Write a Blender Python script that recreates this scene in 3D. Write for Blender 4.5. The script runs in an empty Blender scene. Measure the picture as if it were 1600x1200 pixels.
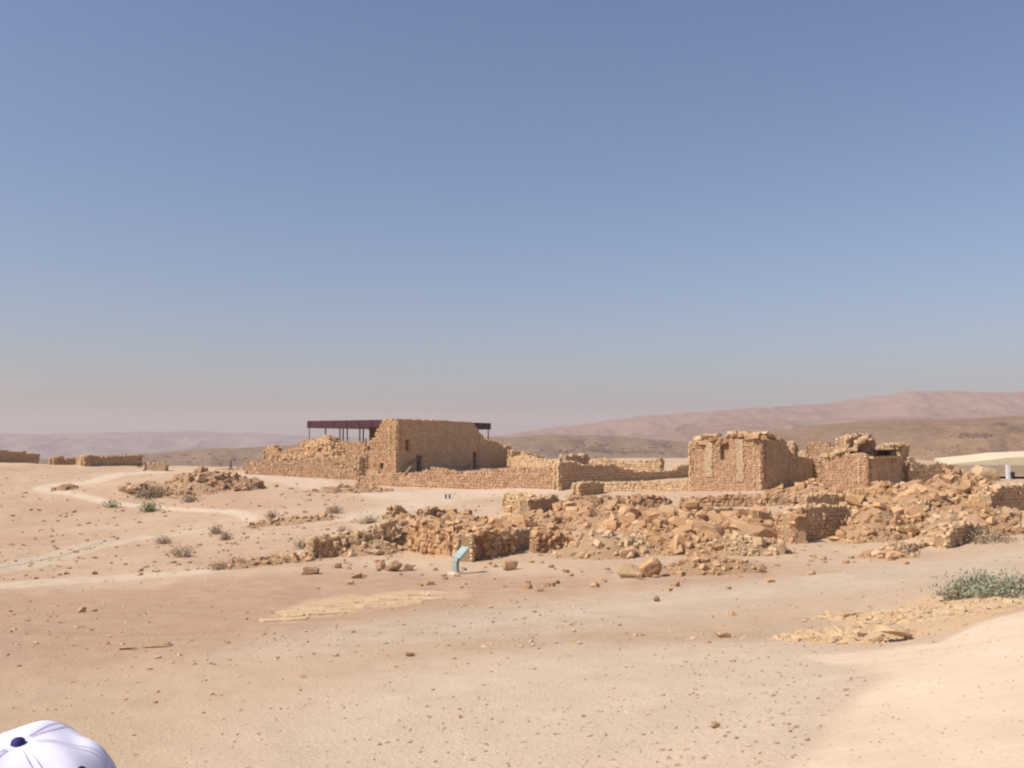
import bpy, bmesh, math, random
import numpy as np
from mathutils import Vector, Matrix

random.seed(11)
RS = np.random.RandomState(7)
R = math.radians
scene = bpy.context.scene

# ------------------------------------------------------------------ camera
EYE = 8.0                      # height of the lens above the datum
F = 1443.0                     # focal length for a 1600 px wide frame
HORIZON = 690.0
PITCH = math.atan((HORIZON - 600.0) / F)
cd = bpy.data.cameras.new('camera')
cam = bpy.data.objects.new('camera', cd)
scene.collection.objects.link(cam)
cam.location = (0, 0, EYE)
cam.rotation_euler = (R(90) + PITCH, 0, 0)
cd.sensor_width = 36.0
cd.lens = 36.0 * F / 1600.0
cd.clip_start = 0.1
cd.clip_end = 40000
scene.camera = cam
scene.render.resolution_x = 1024
scene.render.resolution_y = 768
scene.cycles.filter_width = 2.1
scene.cycles.volume_bounces = 1
scene.cycles.max_bounces = 6

# ------------------------------------------------------------------ light
SUN_EL, SUN_AZ = 49.0, 243.0     # azimuth clockwise from +Y (away from the lens): the sun stands on the left, a little behind
w = bpy.data.worlds.new('World')
scene.world = w
w.use_nodes = True
nt = w.node_tree
nt.nodes.clear()
out = nt.nodes.new('ShaderNodeOutputWorld')
bg = nt.nodes.new('ShaderNodeBackground')
sky = nt.nodes.new('ShaderNodeTexSky')
sky.sky_type = 'NISHITA'
sky.sun_disc = False
sky.sun_elevation = R(SUN_EL)
sky.sun_rotation = R(SUN_AZ)
sky.altitude = 50
sky.air_density = 1.1
sky.dust_density = 2.0
sky.ozone_density = 2.0
bg.inputs['Strength'].default_value = 0.077
tint = nt.nodes.new('ShaderNodeMix'); tint.data_type = 'RGBA'; tint.blend_type = 'MULTIPLY'
tint.inputs[0].default_value = 1.0
tint.inputs[7].default_value = (.94, .99, 1.13, 1)      # the camera's cool, slightly magenta white balance
nt.links.new(sky.outputs[0], tint.inputs[6])
nt.links.new(tint.outputs[2], bg.inputs['Color'])
nt.links.new(bg.outputs[0], out.inputs['Surface'])

sd = bpy.data.lights.new('sun', 'SUN')
sd.energy = 4.1
sd.angle = R(0.5)
sd.color = (1.0, 0.93, 0.82)
sun = bpy.data.objects.new('sun', sd)
scene.collection.objects.link(sun)
sv = Vector((math.sin(R(SUN_AZ)) * math.cos(R(SUN_EL)), math.cos(R(SUN_AZ)) * math.cos(R(SUN_EL)), math.sin(R(SUN_EL))))
sun.rotation_euler = sv.to_track_quat('Z', 'Y').to_euler()
sun.location = (-30, -10, 60)

scene.view_settings.view_transform = 'Standard'
scene.view_settings.look = 'None'
scene.view_settings.exposure = 0.48
scene.view_settings.gamma = 1.0
scene.view_settings.use_curve_mapping = False

# ------------------------------------------------------------------ object helpers
C = scene.collection


def tag(o, label=None, cat=None, group=None, kind=None):
    if label: o['label'] = label
    if cat: o['category'] = cat
    if group: o['group'] = group
    if kind: o['kind'] = kind
    return o


def link(o, parent=None):
    C.objects.link(o)
    if parent is not None:
        o.parent = parent
    return o


def empty(name, loc, rz=0.0):
    o = bpy.data.objects.new(name, None)
    o.empty_display_size = 0.3
    o.location = loc
    o.rotation_euler = (0, 0, rz)
    return link(o)


def obj(name, mesh, parent=None, loc=(0, 0, 0), rot=(0, 0, 0), scl=(1, 1, 1)):
    o = bpy.data.objects.new(name, mesh)
    o.location = loc
    o.rotation_euler = rot
    o.scale = scl
    return link(o, parent)


def np_mesh(name, v, f, m, smooth=False, attrs=None):
    """v (n,3), f (k,3|4) -> mesh"""
    v = np.asarray(v, dtype=np.float32); f = np.asarray(f, dtype=np.int32)
    me = bpy.data.meshes.new(name)
    k = f.shape[1]
    me.vertices.add(len(v)); me.vertices.foreach_set('co', v.ravel())
    me.loops.add(f.size); me.loops.foreach_set('vertex_index', f.ravel())
    me.polygons.add(len(f))
    me.polygons.foreach_set('loop_start', np.arange(0, f.size, k, dtype=np.int32))
    me.polygons.foreach_set('loop_total', np.full(len(f), k, dtype=np.int32))
    me.polygons.foreach_set('use_smooth', np.full(len(f), smooth, dtype=bool))
    for an, av in (attrs or {}).items():
        a = me.attributes.new(an, 'FLOAT', 'POINT')
        a.data.foreach_set('value', np.asarray(av, dtype=np.float32))
    if m is not None:
        me.materials.append(m)
    me.update(calc_edges=True)
    me.validate()
    return me


class Soup:
    """collects triangles, per-vertex tint; one mesh at the end"""
    def __init__(s): s.v = []; s.f = []; s.t = []; s.n = 0
    def add(s, v, f, t=0.5):
        v = np.asarray(v, float); f = np.asarray(f, int)
        if f.shape[1] == 4:
            f = np.vstack([f[:, [0, 1, 2]], f[:, [0, 2, 3]]])
        s.v.append(v); s.f.append(f + s.n); s.t.append(np.full(len(v), t)); s.n += len(v)
    def mesh(s, name, m, smooth=False):
        return np_mesh(name, np.vstack(s.v), np.vstack(s.f), m, smooth, {'tint': np.concatenate(s.t)})


BOXV = np.array([(x, y, z) for z in (-.5, .5) for y in (-.5, .5) for x in (-.5, .5)])
BOXF = np.array([(0, 2, 3, 1), (4, 5, 7, 6), (0, 1, 5, 4), (2, 6, 7, 3), (0, 4, 6, 2), (1, 3, 7, 5)])


def box_vf(c, d, jit=0.0, M=None):
    v = BOXV + (RS.uniform(-jit, jit, BOXV.shape) if jit else 0)
    v = v * np.array(d)
    if M is not None:
        v = v @ M.T
    return v + np.array(c), BOXF


def rotz(a):
    c, s = math.cos(a), math.sin(a)
    return np.array([(c, -s, 0), (s, c, 0), (0, 0, 1)])


def tube_vf(path, r, n=8):
    """tube along points with radius (number or list), capped"""
    P = [Vector(p) for p in path]
    rr = r if isinstance(r, (list, tuple)) else [r] * len(P)
    vs = []; fs = []
    for i, p in enumerate(P):
        d = (P[min(i + 1, len(P) - 1)] - P[max(i - 1, 0)]).normalized()
        a = Vector((0, 0, 1)) if abs(d.z) < .9 else Vector((0, 1, 0))
        u = d.cross(a).normalized(); q = d.cross(u).normalized()
        for k in range(n):
            t = 2 * math.pi * k / n
            vs.append(p + (u * math.cos(t) + q * math.sin(t)) * rr[i])
    for i in range(len(P) - 1):
        for k in range(n):
            a, b = i * n + k, i * n + (k + 1) % n
            fs.append((a, b, b + n, a + n))
    c0 = len(vs); vs.append(P[0]); c1 = len(vs); vs.append(P[-1])
    tris = []
    for k in range(n):
        tris.append((c0, (k + 1) % n, k)); tris.append((c1, (len(P) - 1) * n + k, (len(P) - 1) * n + (k + 1) % n))
    f = np.array([(a, b, c) for a, b, c, d in fs] + [(a, c, d) for a, b, c, d in fs] + tris)
    return np.array([tuple(v) for v in vs]), f


# ------------------------------------------------------------------ noise
def hsh(ix, iy, s):
    a = (ix.astype(np.int64) * 374761393 + iy.astype(np.int64) * 668265263 + s * 1274126177) & 0xffffffff
    a = ((a ^ (a >> 13)) * 1274126177) & 0xffffffff
    a = a ^ (a >> 16)
    return (a & 0xffff) / 65535.0


def vnoise(x, y, s=0):
    x = np.asarray(x, float); y = np.asarray(y, float)
    ix = np.floor(x); iy = np.floor(y); fx = x - ix; fy = y - iy
    fx = fx * fx * (3 - 2 * fx); fy = fy * fy * (3 - 2 * fy)
    a = hsh(ix, iy, s); b = hsh(ix + 1, iy, s); c = hsh(ix, iy + 1, s); d = hsh(ix + 1, iy + 1, s)
    return (a * (1 - fx) + b * fx) * (1 - fy) + (c * (1 - fx) + d * fx) * fy * 1.0 - 0.5


def fbm(x, y, o=4, s=0, g=0.5):
    r = 0; a = 1.0
    for i in range(o):
        r = r + a * vnoise(x * 2 ** i + 17.3 * i, y * 2 ** i - 9.1 * i, s + i)
        a *= g
    return r


def sstep(a, b, x):
    t = np.clip((x - a) / (b - a), 0, 1)
    return t * t * (3 - 2 * t)


# ------------------------------------------------------------------ terrain
cp, sp = math.cos(PITCH), math.sin(PITCH)


def ray(px, py):
    u = (px - 800.0) / F; v = (600.0 - py) / F
    return np.array([u, cp - v * sp, sp + v * cp])


CTRL = [  # photo column, photo row, distance ahead in metres: where the ground lies
    (800, 1200, 7.4), (400, 1200, 8.2), (1, 1200, 9.0), (1200, 1200, 6.2), (1600, 1200, 5.4),
    (800, 1100, 10.2), (0, 1100, 12.5), (400, 1100, 11.5), (1200, 1100, 8.4), (1600, 1100, 6.8),
    (0, 1000, 19), (400, 1000, 18), (800, 1000, 16.2), (1200, 1010, 13), (1600, 1000, 9.0), (1600, 956, 11.5),
    (1500, 990, 11.2), (1400, 1014, 11.2), (1250, 1025, 11.6), (1450, 950, 18), (1300, 985, 16), (1600, 915, 20),
    (0, 940, 31), (300, 950, 28), (600, 950, 25), (800, 940, 27), (1000, 930, 27), (1200, 925, 26), (1400, 905, 27), (1600, 885, 30),
    (0, 900, 45), (200, 900, 43), (400, 890, 42), (600, 895, 39), (715, 898, 39), (900, 890, 38), (1100, 890, 37), (1300, 880, 38), (1500, 860, 40), (1600, 848, 41),
    (0, 860, 62), (150, 850, 68), (300, 850, 62), (450, 850, 55), (600, 850, 51), (750, 865, 46), (900, 850, 48), (1100, 850, 46),
    (0, 800, 92), (150, 810, 88), (300, 815, 80), (400, 815, 75), (500, 810, 72), (600, 810, 68),
    (60, 765, 112), (150, 780, 103), (250, 790, 98), (350, 780, 98), (450, 780, 93), (560, 785, 88),
    (300, 745, 118), (230, 762, 110), (330, 762, 108), (370, 740, 124),
    (0, 722, 138), (100, 728, 138), (220, 736, 138), (410, 737, 132), (500, 752, 116), (600, 762, 108), (700, 766, 102), (870, 764, 97),
    (700, 790, 84), (800, 790, 75), (900, 800, 66), (1000, 772, 86), (1080, 768, 84), (1188, 768, 79), (1260, 772, 75), (1352, 766, 74),
    (1420, 762, 74), (1500, 758, 72), (1600, 760, 66), (1000, 820, 57), (1150, 800, 62), (1300, 800, 56), (1450, 795, 55), (1600, 800, 50),
    (1300, 840, 48), (1450, 830, 46), (620, 738, 126), (560, 740, 128), (800, 738, 132), (620, 732, 145), (800, 728, 160), (1000, 724, 165),
    (800, 718, 205), (1100, 716, 200), (1400, 716, 200), (500, 720, 200), (-300, 730, 150), (1900, 745, 150), (1800, 730, 205),
    (-300, 900, 45), (1900, 850, 40), (-300, 1000, 18), (1900, 980, 9.0),
]
_c = []
for (px, py, d) in CTRL:
    r = ray(px, py); p = r * (d / r[1])
    _c.append((p[0], p[1], p[2] + EYE))
_c += [(-4, 0, 6.0), (0, 0, 6.2), (4, 0, 6.35), (-30, -30, 5.5), (30, -30, 6.8), (0, -40, 6.5), (-70, 10, 3.0), (70, 10, 5.5), (-160, 60, 2), (160, 60, 4)]
_c = np.array(_c)
_n = len(_c)


def _wp(x, y):
    # work in log-distance space so that near and far control points weigh alike
    r = np.hypot(x, y) + 6.0
    return np.arctan2(x, y + 1e-9) * 1.6 * np.minimum(1, r / 12), np.log(r) * 1.6


def _U(r2):
    return 0.5 * r2 * np.log(r2 + 1e-12)


_wx, _wy = _wp(_c[:, 0], _c[:, 1])
_K = _U((_wx[:, None] - _wx[None]) ** 2 + (_wy[:, None] - _wy[None]) ** 2) + np.eye(_n) * 0.0025
_P = np.stack([np.ones(_n), _c[:, 0] / 50, _c[:, 1] / 50], 1)
_A = np.zeros((_n + 3, _n + 3)); _A[:_n, :_n] = _K; _A[:_n, _n:] = _P; _A[_n:, :_n] = _P.T
_S = np.linalg.solve(_A, np.concatenate([_c[:, 2], [0, 0, 0]]))


def H(x, y):
    x = np.atleast_1d(np.asarray(x, float)); y = np.atleast_1d(np.asarray(y, float))
    r = np.hypot(x, y); k = np.minimum(1, 225.0 / np.maximum(r, 1e-6))
    X = x * k; Y = y * k
    a, b = _wp(X, Y)
    z = np.zeros_like(X)
    for i in range(0, len(X), 40000):
        s = slice(i, i + 40000)
        z[s] = _U((a[s, None] - _wx[None]) ** 2 + (b[s, None] - _wy[None]) ** 2) @ _S[:_n] + _S[_n] + _S[_n + 1] * X[s] / 50 + _S[_n + 2] * Y[s] / 50
    z = np.clip(z, -2.5, 7.6)
    z += 0.16 * fbm(x / 7, y / 7, 3, 3) * sstep(12, 45, r) + 0.10 * fbm(x / 2.2, y / 2.2, 3, 8) * sstep(6, 40, r) + 0.028 * fbm(x / .55, y / .55, 3, 5) * (1 - sstep(40, 80, r)) * sstep(3, 12, r)
    # the rock shelf below the mound at the left, hollow beneath it
    th = np.arctan2(x, y)
    px = 800 + F * np.tan(np.clip(th, -1.3, 1.3))
    edge = np.where(px < 430, 156.0, 0) + np.where(px >= 430, 156 + 49 * sstep(430, 520, px), 0)
    edge = edge + 8 * fbm(th * 9, th * 0, 3, 4)
    fall = sstep(0, 1, (r - edge) / 90.0)
    valley = -108 + 5 * fbm(x / 500, y / 500, 4, 9)
    return z * (1 - fall) + valley * fall


def Hs(x, y): return float(H(x, y)[0])


def at(px, py, lo=3.0, hi=240.0):
    """the point of the ground that shows at this place of the photo"""
    r = ray(px, py); d = np.exp(np.linspace(math.log(lo), math.log(hi), 900))
    X = r[0] / r[1] * d; Z = r[2] / r[1] * d + EYE
    g = Z - H(X, d)
    i = np.where(g < 0)[0]
    if len(i) == 0:
        i = [int(np.argmin(g))]
    k = max(i[0], 1)
    t = g[k - 1] / (g[k - 1] - g[k] + 1e-9); t = min(max(t, 0), 1)
    dd = d[k - 1] * (1 - t) + d[k] * t
    x = r[0] / r[1] * dd
    return Vector((x, dd, Hs(x, dd)))


def pd(px, d):
    x = (px - 800.0) / F * d
    return Vector((x, d, Hs(x, d)))


def zrow(row, d): return EYE + (HORIZON - row) / F * d

# ------------------------------------------------------------------ materials
class NT:
    def __init__(s, name):
        s.m = bpy.data.materials.new(name); s.m.use_nodes = True
        s.t = s.m.node_tree; s.t.nodes.clear()
        s.o = s.t.nodes.new('ShaderNodeOutputMaterial')
        s.b = s.t.nodes.new('ShaderNodeBsdfPrincipled')
        s.t.links.new(s.b.outputs[0], s.o.inputs['Surface'])
        s.b.inputs['Roughness'].default_value = 0.95
        s.b.inputs['Specular IOR Level'].default_value = 0.15
        g = s.t.nodes.new('ShaderNodeNewGeometry'); s.pos = g.outputs['Position']; s.normal = g.outputs['Normal']
    def n(s, t): return s.t.nodes.new(t)
    def l(s, a, b): s.t.links.new(a, b)
    def noise(s, scale, detail=4, rough=.55, vec=None, sc3=None):
        v = vec or s.pos
        if sc3:
            mp = s.n('ShaderNodeMapping'); mp.inputs['Scale'].default_value = sc3; s.l(v, mp.inputs['Vector']); v = mp.outputs[0]
        n = s.n('ShaderNodeTexNoise'); n.inputs['Scale'].default_value = scale; n.inputs['Detail'].default_value = detail
        n.inputs['Roughness'].default_value = rough; s.l(v, n.inputs['Vector']); return n.outputs['Fac']
    def vor(s, scale, feature='F1'):
        n = s.n('ShaderNodeTexVoronoi'); n.feature = feature; n.inputs['Scale'].default_value = scale; s.l(s.pos, n.inputs['Vector']); return n.outputs['Distance']
    def rng(s, x, a, b, c=0., d=1.):
        n = s.n('ShaderNodeMapRange'); n.inputs[1].default_value = a; n.inputs[2].default_value = b; n.inputs[3].default_value = c; n.inputs[4].default_value = d
        s.l(x, n.inputs[0]); return n.outputs[0]
    def attr(s, name):
        n = s.n('ShaderNodeAttribute'); n.attribute_name = name; return n.outputs['Fac']
    def mix(s, f, a, b, mode='MIX'):
        n = s.n('ShaderNodeMix'); n.data_type = 'RGBA'; n.blend_type = mode
        for k, v in ((0, f), (6, a), (7, b)):
            if isinstance(v, (int, float)): n.inputs[k].default_value = v
            elif isinstance(v, tuple): n.inputs[k].default_value = (*v, 1)
            else: s.l(v, n.inputs[k])
        return n.outputs[2]
    def math(s, op, a, b=0.):
        n = s.n('ShaderNodeMath'); n.operation = op
        for k, v in ((0, a), (1, b)):
            if isinstance(v, (int, float)): n.inputs[k].default_value = v
            else: s.l(v, n.inputs[k])
        return n.outputs[0]
    def bump(s, h, strength=.5, dist=.02, prev=None):
        n = s.n('ShaderNodeBump'); n.inputs['Strength'].default_value = strength; n.inputs['Distance'].default_value = dist
        s.l(h, n.inputs['Height'])
        if prev: s.l(prev, n.inputs['Normal'])
        return n.outputs[0]
    def done(s, col, nrm=None, rough=None):
        if isinstance(col, tuple): s.b.inputs['Base Color'].default_value = (*col, 1)
        else: s.l(col, s.b.inputs['Base Color'])
        if nrm: s.l(nrm, s.b.inputs['Normal'])
        if rough is not None: s.b.inputs['Roughness'].default_value = rough
        return s.m


def ground_mat():
    s = NT('desert soil')
    big = s.rng(s.noise(.16, 5), .36, .64); mid = s.rng(s.noise(1.1, 6, .6), .35, .65); fine = s.rng(s.noise(9, 6, .7), .32, .68)
    grit = s.rng(s.noise(55, 3, .8), .3, .7)
    base = s.mix(big, (0.418, 0.283, 0.181), (0.492, 0.357, 0.242))
    base = s.mix(s.math('MULTIPLY', mid, .45), base, (0.539, 0.390, 0.279))
    base = s.mix(s.math('MULTIPLY', s.attr('red'), .8), base, s.mix(mid, (0.372, 0.228, 0.144), (0.436, 0.279, 0.186)))
    base = s.mix(s.attr('ochre'), base, s.mix(fine, (0.539, 0.343, 0.186), (0.613, 0.436, 0.260)))
    base = s.mix(s.attr('pale'), base, s.mix(mid, (0.521, 0.408, 0.297), (0.576, 0.450, 0.335)))
    base = s.mix(s.attr('grey'), base, s.mix(mid, (.47, .37, .27), (.53, .42, .31)))
    sm = s.mix(s.rng(s.noise(.9, 5, .6, sc3=(1, .5, 1)), .38, .62), (0.557, 0.422, 0.302), (0.622, 0.483, 0.357))
    sm = s.mix(s.math('MULTIPLY', s.rng(s.noise(2.3, 5, .7, sc3=(.45, 1.6, 1)), .50, .68), .7), sm, (0.650, 0.529, 0.372))
    base = s.mix(s.attr('smooth'), base, sm)
    rough_amt = s.math('SUBTRACT', 1.0, s.math('MULTIPLY', s.attr('smooth'), .72))
    sp = s.math('MULTIPLY', s.math('MULTIPLY', s.rng(s.noise(26, 2, .6), .60, .72), .30), rough_amt)
    base = s.mix(sp, base, (0.242, 0.149, 0.093))
    sp2 = s.math('MULTIPLY', s.math('MULTIPLY', s.rng(s.noise(19, 3, .7), .60, .72), .5), rough_amt)
    base = s.mix(sp2, base, (0.632, 0.492, 0.353))
    base = s.mix(s.math('MULTIPLY', grit, .14), base, (0.307, 0.204, 0.130))
    hgt = s.math('MULTIPLY', s.math('ADD', s.math('MULTIPLY', fine, .22), s.math('ADD', s.math('MULTIPLY', grit, .22), s.math('MULTIPLY', s.rng(s.vor(17), 0, .5), -.30))), s.math('ADD', rough_amt, .05))
    return s.done(base, s.bump(hgt, .7, .035), .97)


def stone_mat(name, a, b, c, bs=1.0, tscale=6.0):
    s = NT(name)
    oi = s.n('ShaderNodeObjectInfo')
    t = s.math('FRACT', s.math('ADD', s.attr('tint'), oi.outputs['Random']))
    n1 = s.rng(s.noise(tscale * .35, 5, .6), .35, .65); n2 = s.rng(s.noise(tscale * 2, 5, .7), .35, .65)
    col = s.mix(s.rng(t, 0, .8), a, b)
    col = s.mix(s.math('MULTIPLY', n1, .5), col, c)
    col = s.mix(s.math('MULTIPLY', n2, .25), col, tuple(x * .62 for x in a))
    return s.done(col, s.bump(n2, .7, .03 * bs), .95)


def hill_mat(name, a, b, c, sc, strata=0.0):
    s = NT(name)
    n1 = s.rng(s.noise(sc, 6, .6), .36, .64); n2 = s.rng(s.noise(sc * 6, 6, .65), .38, .62)
    col = s.mix(n1, a, b); col = s.mix(s.math('MULTIPLY', n2, .7), col, c)
    if strata:
        st = s.rng(s.noise(sc * 2, 4, .6, sc3=(.25, .25, 9)), .42, .58)
        col = s.mix(s.math('MULTIPLY', st, strata), col, tuple(x * .55 for x in a))
    return s.done(col, s.bump(n2, .8, .02 / sc), .97)


def plain(name, col, rough=.8, var=.15, sc=8, metal=0.0):
    s = NT(name)
    c = s.mix(s.rng(s.noise(sc, 5), .35, .65), col, tuple(x * (1 - var) for x in col))
    s.b.inputs['Metallic'].default_value = metal
    return s.done(c, None, rough)


M = dict(
    ground=ground_mat(),
    stone=stone_mat('tawny limestone', (.37, .21, .11), (.60, .38, .21), (.49, .30, .165)),
    shade_wallstone=stone_mat('masonry stone lifted for shade', (0.483, 0.322, 0.188), (0.617, 0.422, 0.255), (0.550, 0.370, 0.221), 1, 3),  # stone of the shaded walls, colour raised in place of fill light
    palestone=stone_mat('pale weathered stone', (.42, .28, .16), (.62, .44, .27), (.52, .36, .21)),
    rubble=stone_mat('earth and small rubble', (.42, .265, .155), (.42, .265, .155), (.52, .35, .215), 2.5, 5),
    mortar=stone_mat('mud mortar', (0.348, 0.234, 0.138), (0.348, 0.234, 0.138), (0.420, 0.282, 0.168), 1, 4),
    pinkstone=stone_mat('pinkish field stone', (.34, .205, .122), (.52, .33, .20), (.43, .265, .158)),
    pebble=stone_mat('gravel pebbles', (.40, .285, .19), (.58, .44, .31), (.48, .35, .24), .3, 20),
    bedrock=stone_mat('orange bedrock', (.56, .38, .225), (.66, .475, .295), (.60, .425, .26), 1, 8),
    plaster=plain('patched plaster', (.44, .31, .195), .9, .22, 3),
    maroon=plain('maroon sheet metal', (.085, .035, .042), .55, .2, 2),
    steel=plain('weathered pale steel', (.36, .30, .25), .6, .2, 6),
    timber=plain('sun bleached timber', (.34, .27, .18), .85, .25, 9),
    dark=plain('dark opening', (.02, .016, .013), .95, .1),
    darkwood_shade=plain('dark timber and slot shade', (.06, .035, .025), .9, .3),
    canvas=plain('cream roofing fabric', (.62, .52, .36), .8, .06, 2),
    whitepost=plain('white painted steel', (.62, .62, .64), .5, .08),
    teal=plain('faded teal enamel', (.24, .36, .35), .6, .25, 14),
    tealpost=plain('grey teal painted post', (.30, .35, .33), .6, .2, 10),
    concrete=plain('pale concrete', (.62, .49, .38), .9, .1),
    cap=plain('white cotton twill', (.70, .67, .78), .9, .05, 40),
    navy=plain('navy thread', (.035, .035, .14), .7, .1),
    skin=plain('skin', (.42, .24, .16), .6, .08, 20),
    hair=plain('dark hair', (.03, .018, .012), .6, .3, 60),
    shirt=plain('blue grey shirt', (.12, .15, .24), .9, .15, 12),
    trousers=plain('dark trousers', (.03, .03, .045), .9, .2, 12),
    shirt2=plain('dark brown shirt', (.06, .035, .04), .9, .2, 12),
)


def leaf_mat(name, a, b):
    s = NT(name)
    oi = s.attr('tint')
    c = s.mix(oi, a, b)
    s.b.inputs['Subsurface Weight'].default_value = 0.0
    return s.done(c, None, .8)


M['leaf'] = leaf_mat('grey green leaves', (.17, .18, .115), (.33, .33, .235))
M['green'] = leaf_mat('fresh green leaves', (.09, .14, .05), (.17, .22, .09))
M['dry'] = leaf_mat('dry twigs', (.26, .19, .125), (.40, .31, .215))

# ------------------------------------------------------------------ ground sheet, split into soil and paths
def crop(poly, step=6.0):
    """photo outline -> world outline on the ground"""
    pts = []
    for i in range(len(poly)):
        a = poly[i]; b = poly[(i + 1) % len(poly)]
        n = max(1, int(max(abs(a[0] - b[0]) / 18, abs(a[1] - b[1]) / step)))
        for k in range(n):
            t = k / n
            p = at(a[0] + (b[0] - a[0]) * t, a[1] + (b[1] - a[1]) * t); pts.append((p.x, p.y))
    return np.array(pts)


def sdist(poly, x, y):
    """signed distance (positive inside)"""
    a = poly; b = np.roll(poly, -1, 0)
    out = np.full(len(x), 1e9); ins = np.zeros(len(x), bool)
    for (ax, ay), (bx, by) in zip(a, b):
        dx, dy = bx - ax, by - ay; L = dx * dx + dy * dy + 1e-12
        t = np.clip(((x - ax) * dx + (y - ay) * dy) / L, 0, 1)
        out = np.minimum(out, (x - ax - t * dx) ** 2 + (y - ay - t * dy) ** 2)
        c = ((ay > y) != (by > y)) & (x < (bx - ax) * (y - ay) / (by - ay + 1e-12) + ax)
        ins ^= c
    return np.where(ins, 1, -1) * np.sqrt(out)


ZIG = crop([(51, 765), (60, 769.5), (85, 772), (108, 775), (135, 782), (165, 788), (205, 793), (260, 797.5), (320, 801), (352, 803.5), (372, 808), (382, 815), (392, 817.5), (403, 814),
            (403, 806), (390, 800), (365, 796), (320, 795), (260, 791), (210, 787), (172, 782), (140, 774), (115, 768), (95, 764), (90, 760.5), (120, 758), (148, 755), (172, 749), (195, 744),
            (225, 741), (262, 739), (262, 735.5), (225, 736), (190, 738), (160, 743), (140, 750), (112, 754.5), (80, 755.5), (58, 759)])
UP = crop([(262, 735), (330, 735), (400, 739), (470, 747), (520, 753), (600, 766), (640, 768), (700, 764), (760, 762), (880, 766), (890, 772), (790, 776), (720, 784), (640, 797), (570, 812), (520, 816), (500, 812), (560, 800), (620, 788), (640, 782), (560, 776), (480, 764), (400, 752), (330, 745)])
ROAD = crop([(-30, 884), (60, 868), (120, 850), (160, 842), (220, 836), (280, 830), (335, 824), (350, 828), (280, 837), (220, 845), (170, 855), (120, 870), (60, 886), (-30, 903)])
KERB = [(-30, 893), (40, 880), (100, 868), (140, 853), (160, 847), (190, 842), (225, 837), (260, 833)]
TRACK = crop([(-30, 912), (100, 903), (200, 897), (330, 889), (400, 873), (480, 859), (492, 864), (430, 878), (350, 893), (250, 903), (100, 914), (-30, 922)])
GREY = crop([(470, 985), (700, 955), (900, 938), (1010, 925), (1180, 908), (1400, 885), (1640, 852), (1640, 895), (1460, 910), (1250, 935), (1100, 960), (860, 990), (600, 1010), (420, 1020)])
SMOOTH = crop([(1235, 1028), (1330, 1019), (1400, 1012), (1468, 1004), (1500, 989), (1530, 972), (1560, 963), (1600, 954), (1680, 935), (1900, 960), (1900, 1300), (1150, 1300), (1230, 1210), (1290, 1150), (1330, 1090), (1380, 1056), (1330, 1040)])
RED = crop([(-100, 925), (200, 920), (420, 890), (560, 892), (800, 900), (1000, 905), (1200, 880), (1160, 905), (1000, 918), (800, 935), (600, 975), (380, 1005), (200, 1040), (-100, 1060)])
OCHRE1 = crop([(420, 962), (520, 934), (600, 926), (690, 922), (700, 934), (600, 948), (520, 962), (450, 972)])
OCHRE2 = crop([(1255, 992), (1330, 962), (1420, 940), (1470, 925), (1540, 935), (1600, 932), (1600, 950), (1500, 985), (1390, 1004), (1300, 1004)])
REDHILL = crop([(200, 760), (300, 745), (400, 760), (430, 780), (470, 790), (380, 800), (250, 785)])
FORE = crop([(300, 1260), (420, 1120), (600, 1050), (900, 1010), (1240, 1000), (1420, 1010), (1500, 1100), (1500, 1260)])
LEFT = crop([(-60, 733), (60, 726), (240, 745), (420, 745), (560, 790), (520, 850), (460, 885), (300, 900), (100, 915), (-60, 915)])
BRIGHT = [crop([(700, 972), (900, 950), (1180, 922), (1210, 918), (1210, 925), (1000, 950), (820, 968), (700, 985)]),
          crop([(1140, 1090), (1240, 1045), (1330, 1035), (1380, 1050), (1330, 1080), (1260, 1125), (1180, 1150), (1090, 1190), (1070, 1170)])]

th = np.concatenate([np.linspace(-180, -33, 60, endpoint=False), np.linspace(-33, 33, 640, endpoint=False), np.linspace(33, 180, 60, endpoint=False)])
th = np.radians(th)
rr = [0.4]
while rr[-1] < 9000:
    r_ = rr[-1]
    rr.append(r_ * (1.07 if r_ < 4.5 else 1.012 if r_ < 215 else 1.06 if r_ < 400 else 1.15))
rr = np.array(rr)
na, nr = len(th), len(rr)
TT, RR = np.meshgrid(th, rr)
gx = (RR * np.sin(TT)).ravel(); gy = (RR * np.cos(TT)).ravel(); gz = H(gx, gy)
ii = np.arange(nr - 1)[:, None] * na; jj = np.arange(na)[None]
q = np.stack([ii + jj, ii + (jj + 1) % na, ii + na + (jj + 1) % na, ii + na + jj], -1).reshape(-1, 4)
q = q[:, ::-1]
rad = np.hypot(gx, gy)
nearm = (rad < 190) & (gy > -30)
A = {k: np.zeros(len(gx)) for k in ('pale', 'grey', 'smooth', 'red', 'ochre')}
X_, Y_, D_ = gx[nearm], gy[nearm], rad[nearm]
wob = fbm(X_ / (D_ * .02 + .3), Y_ / (D_ * .08 + .3), 3, 31) * D_ * .012


def soft(poly, wd, wo=1.0):
    return sstep(-wd, wd, sdist(poly, X_, Y_) + wob * wo)


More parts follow.
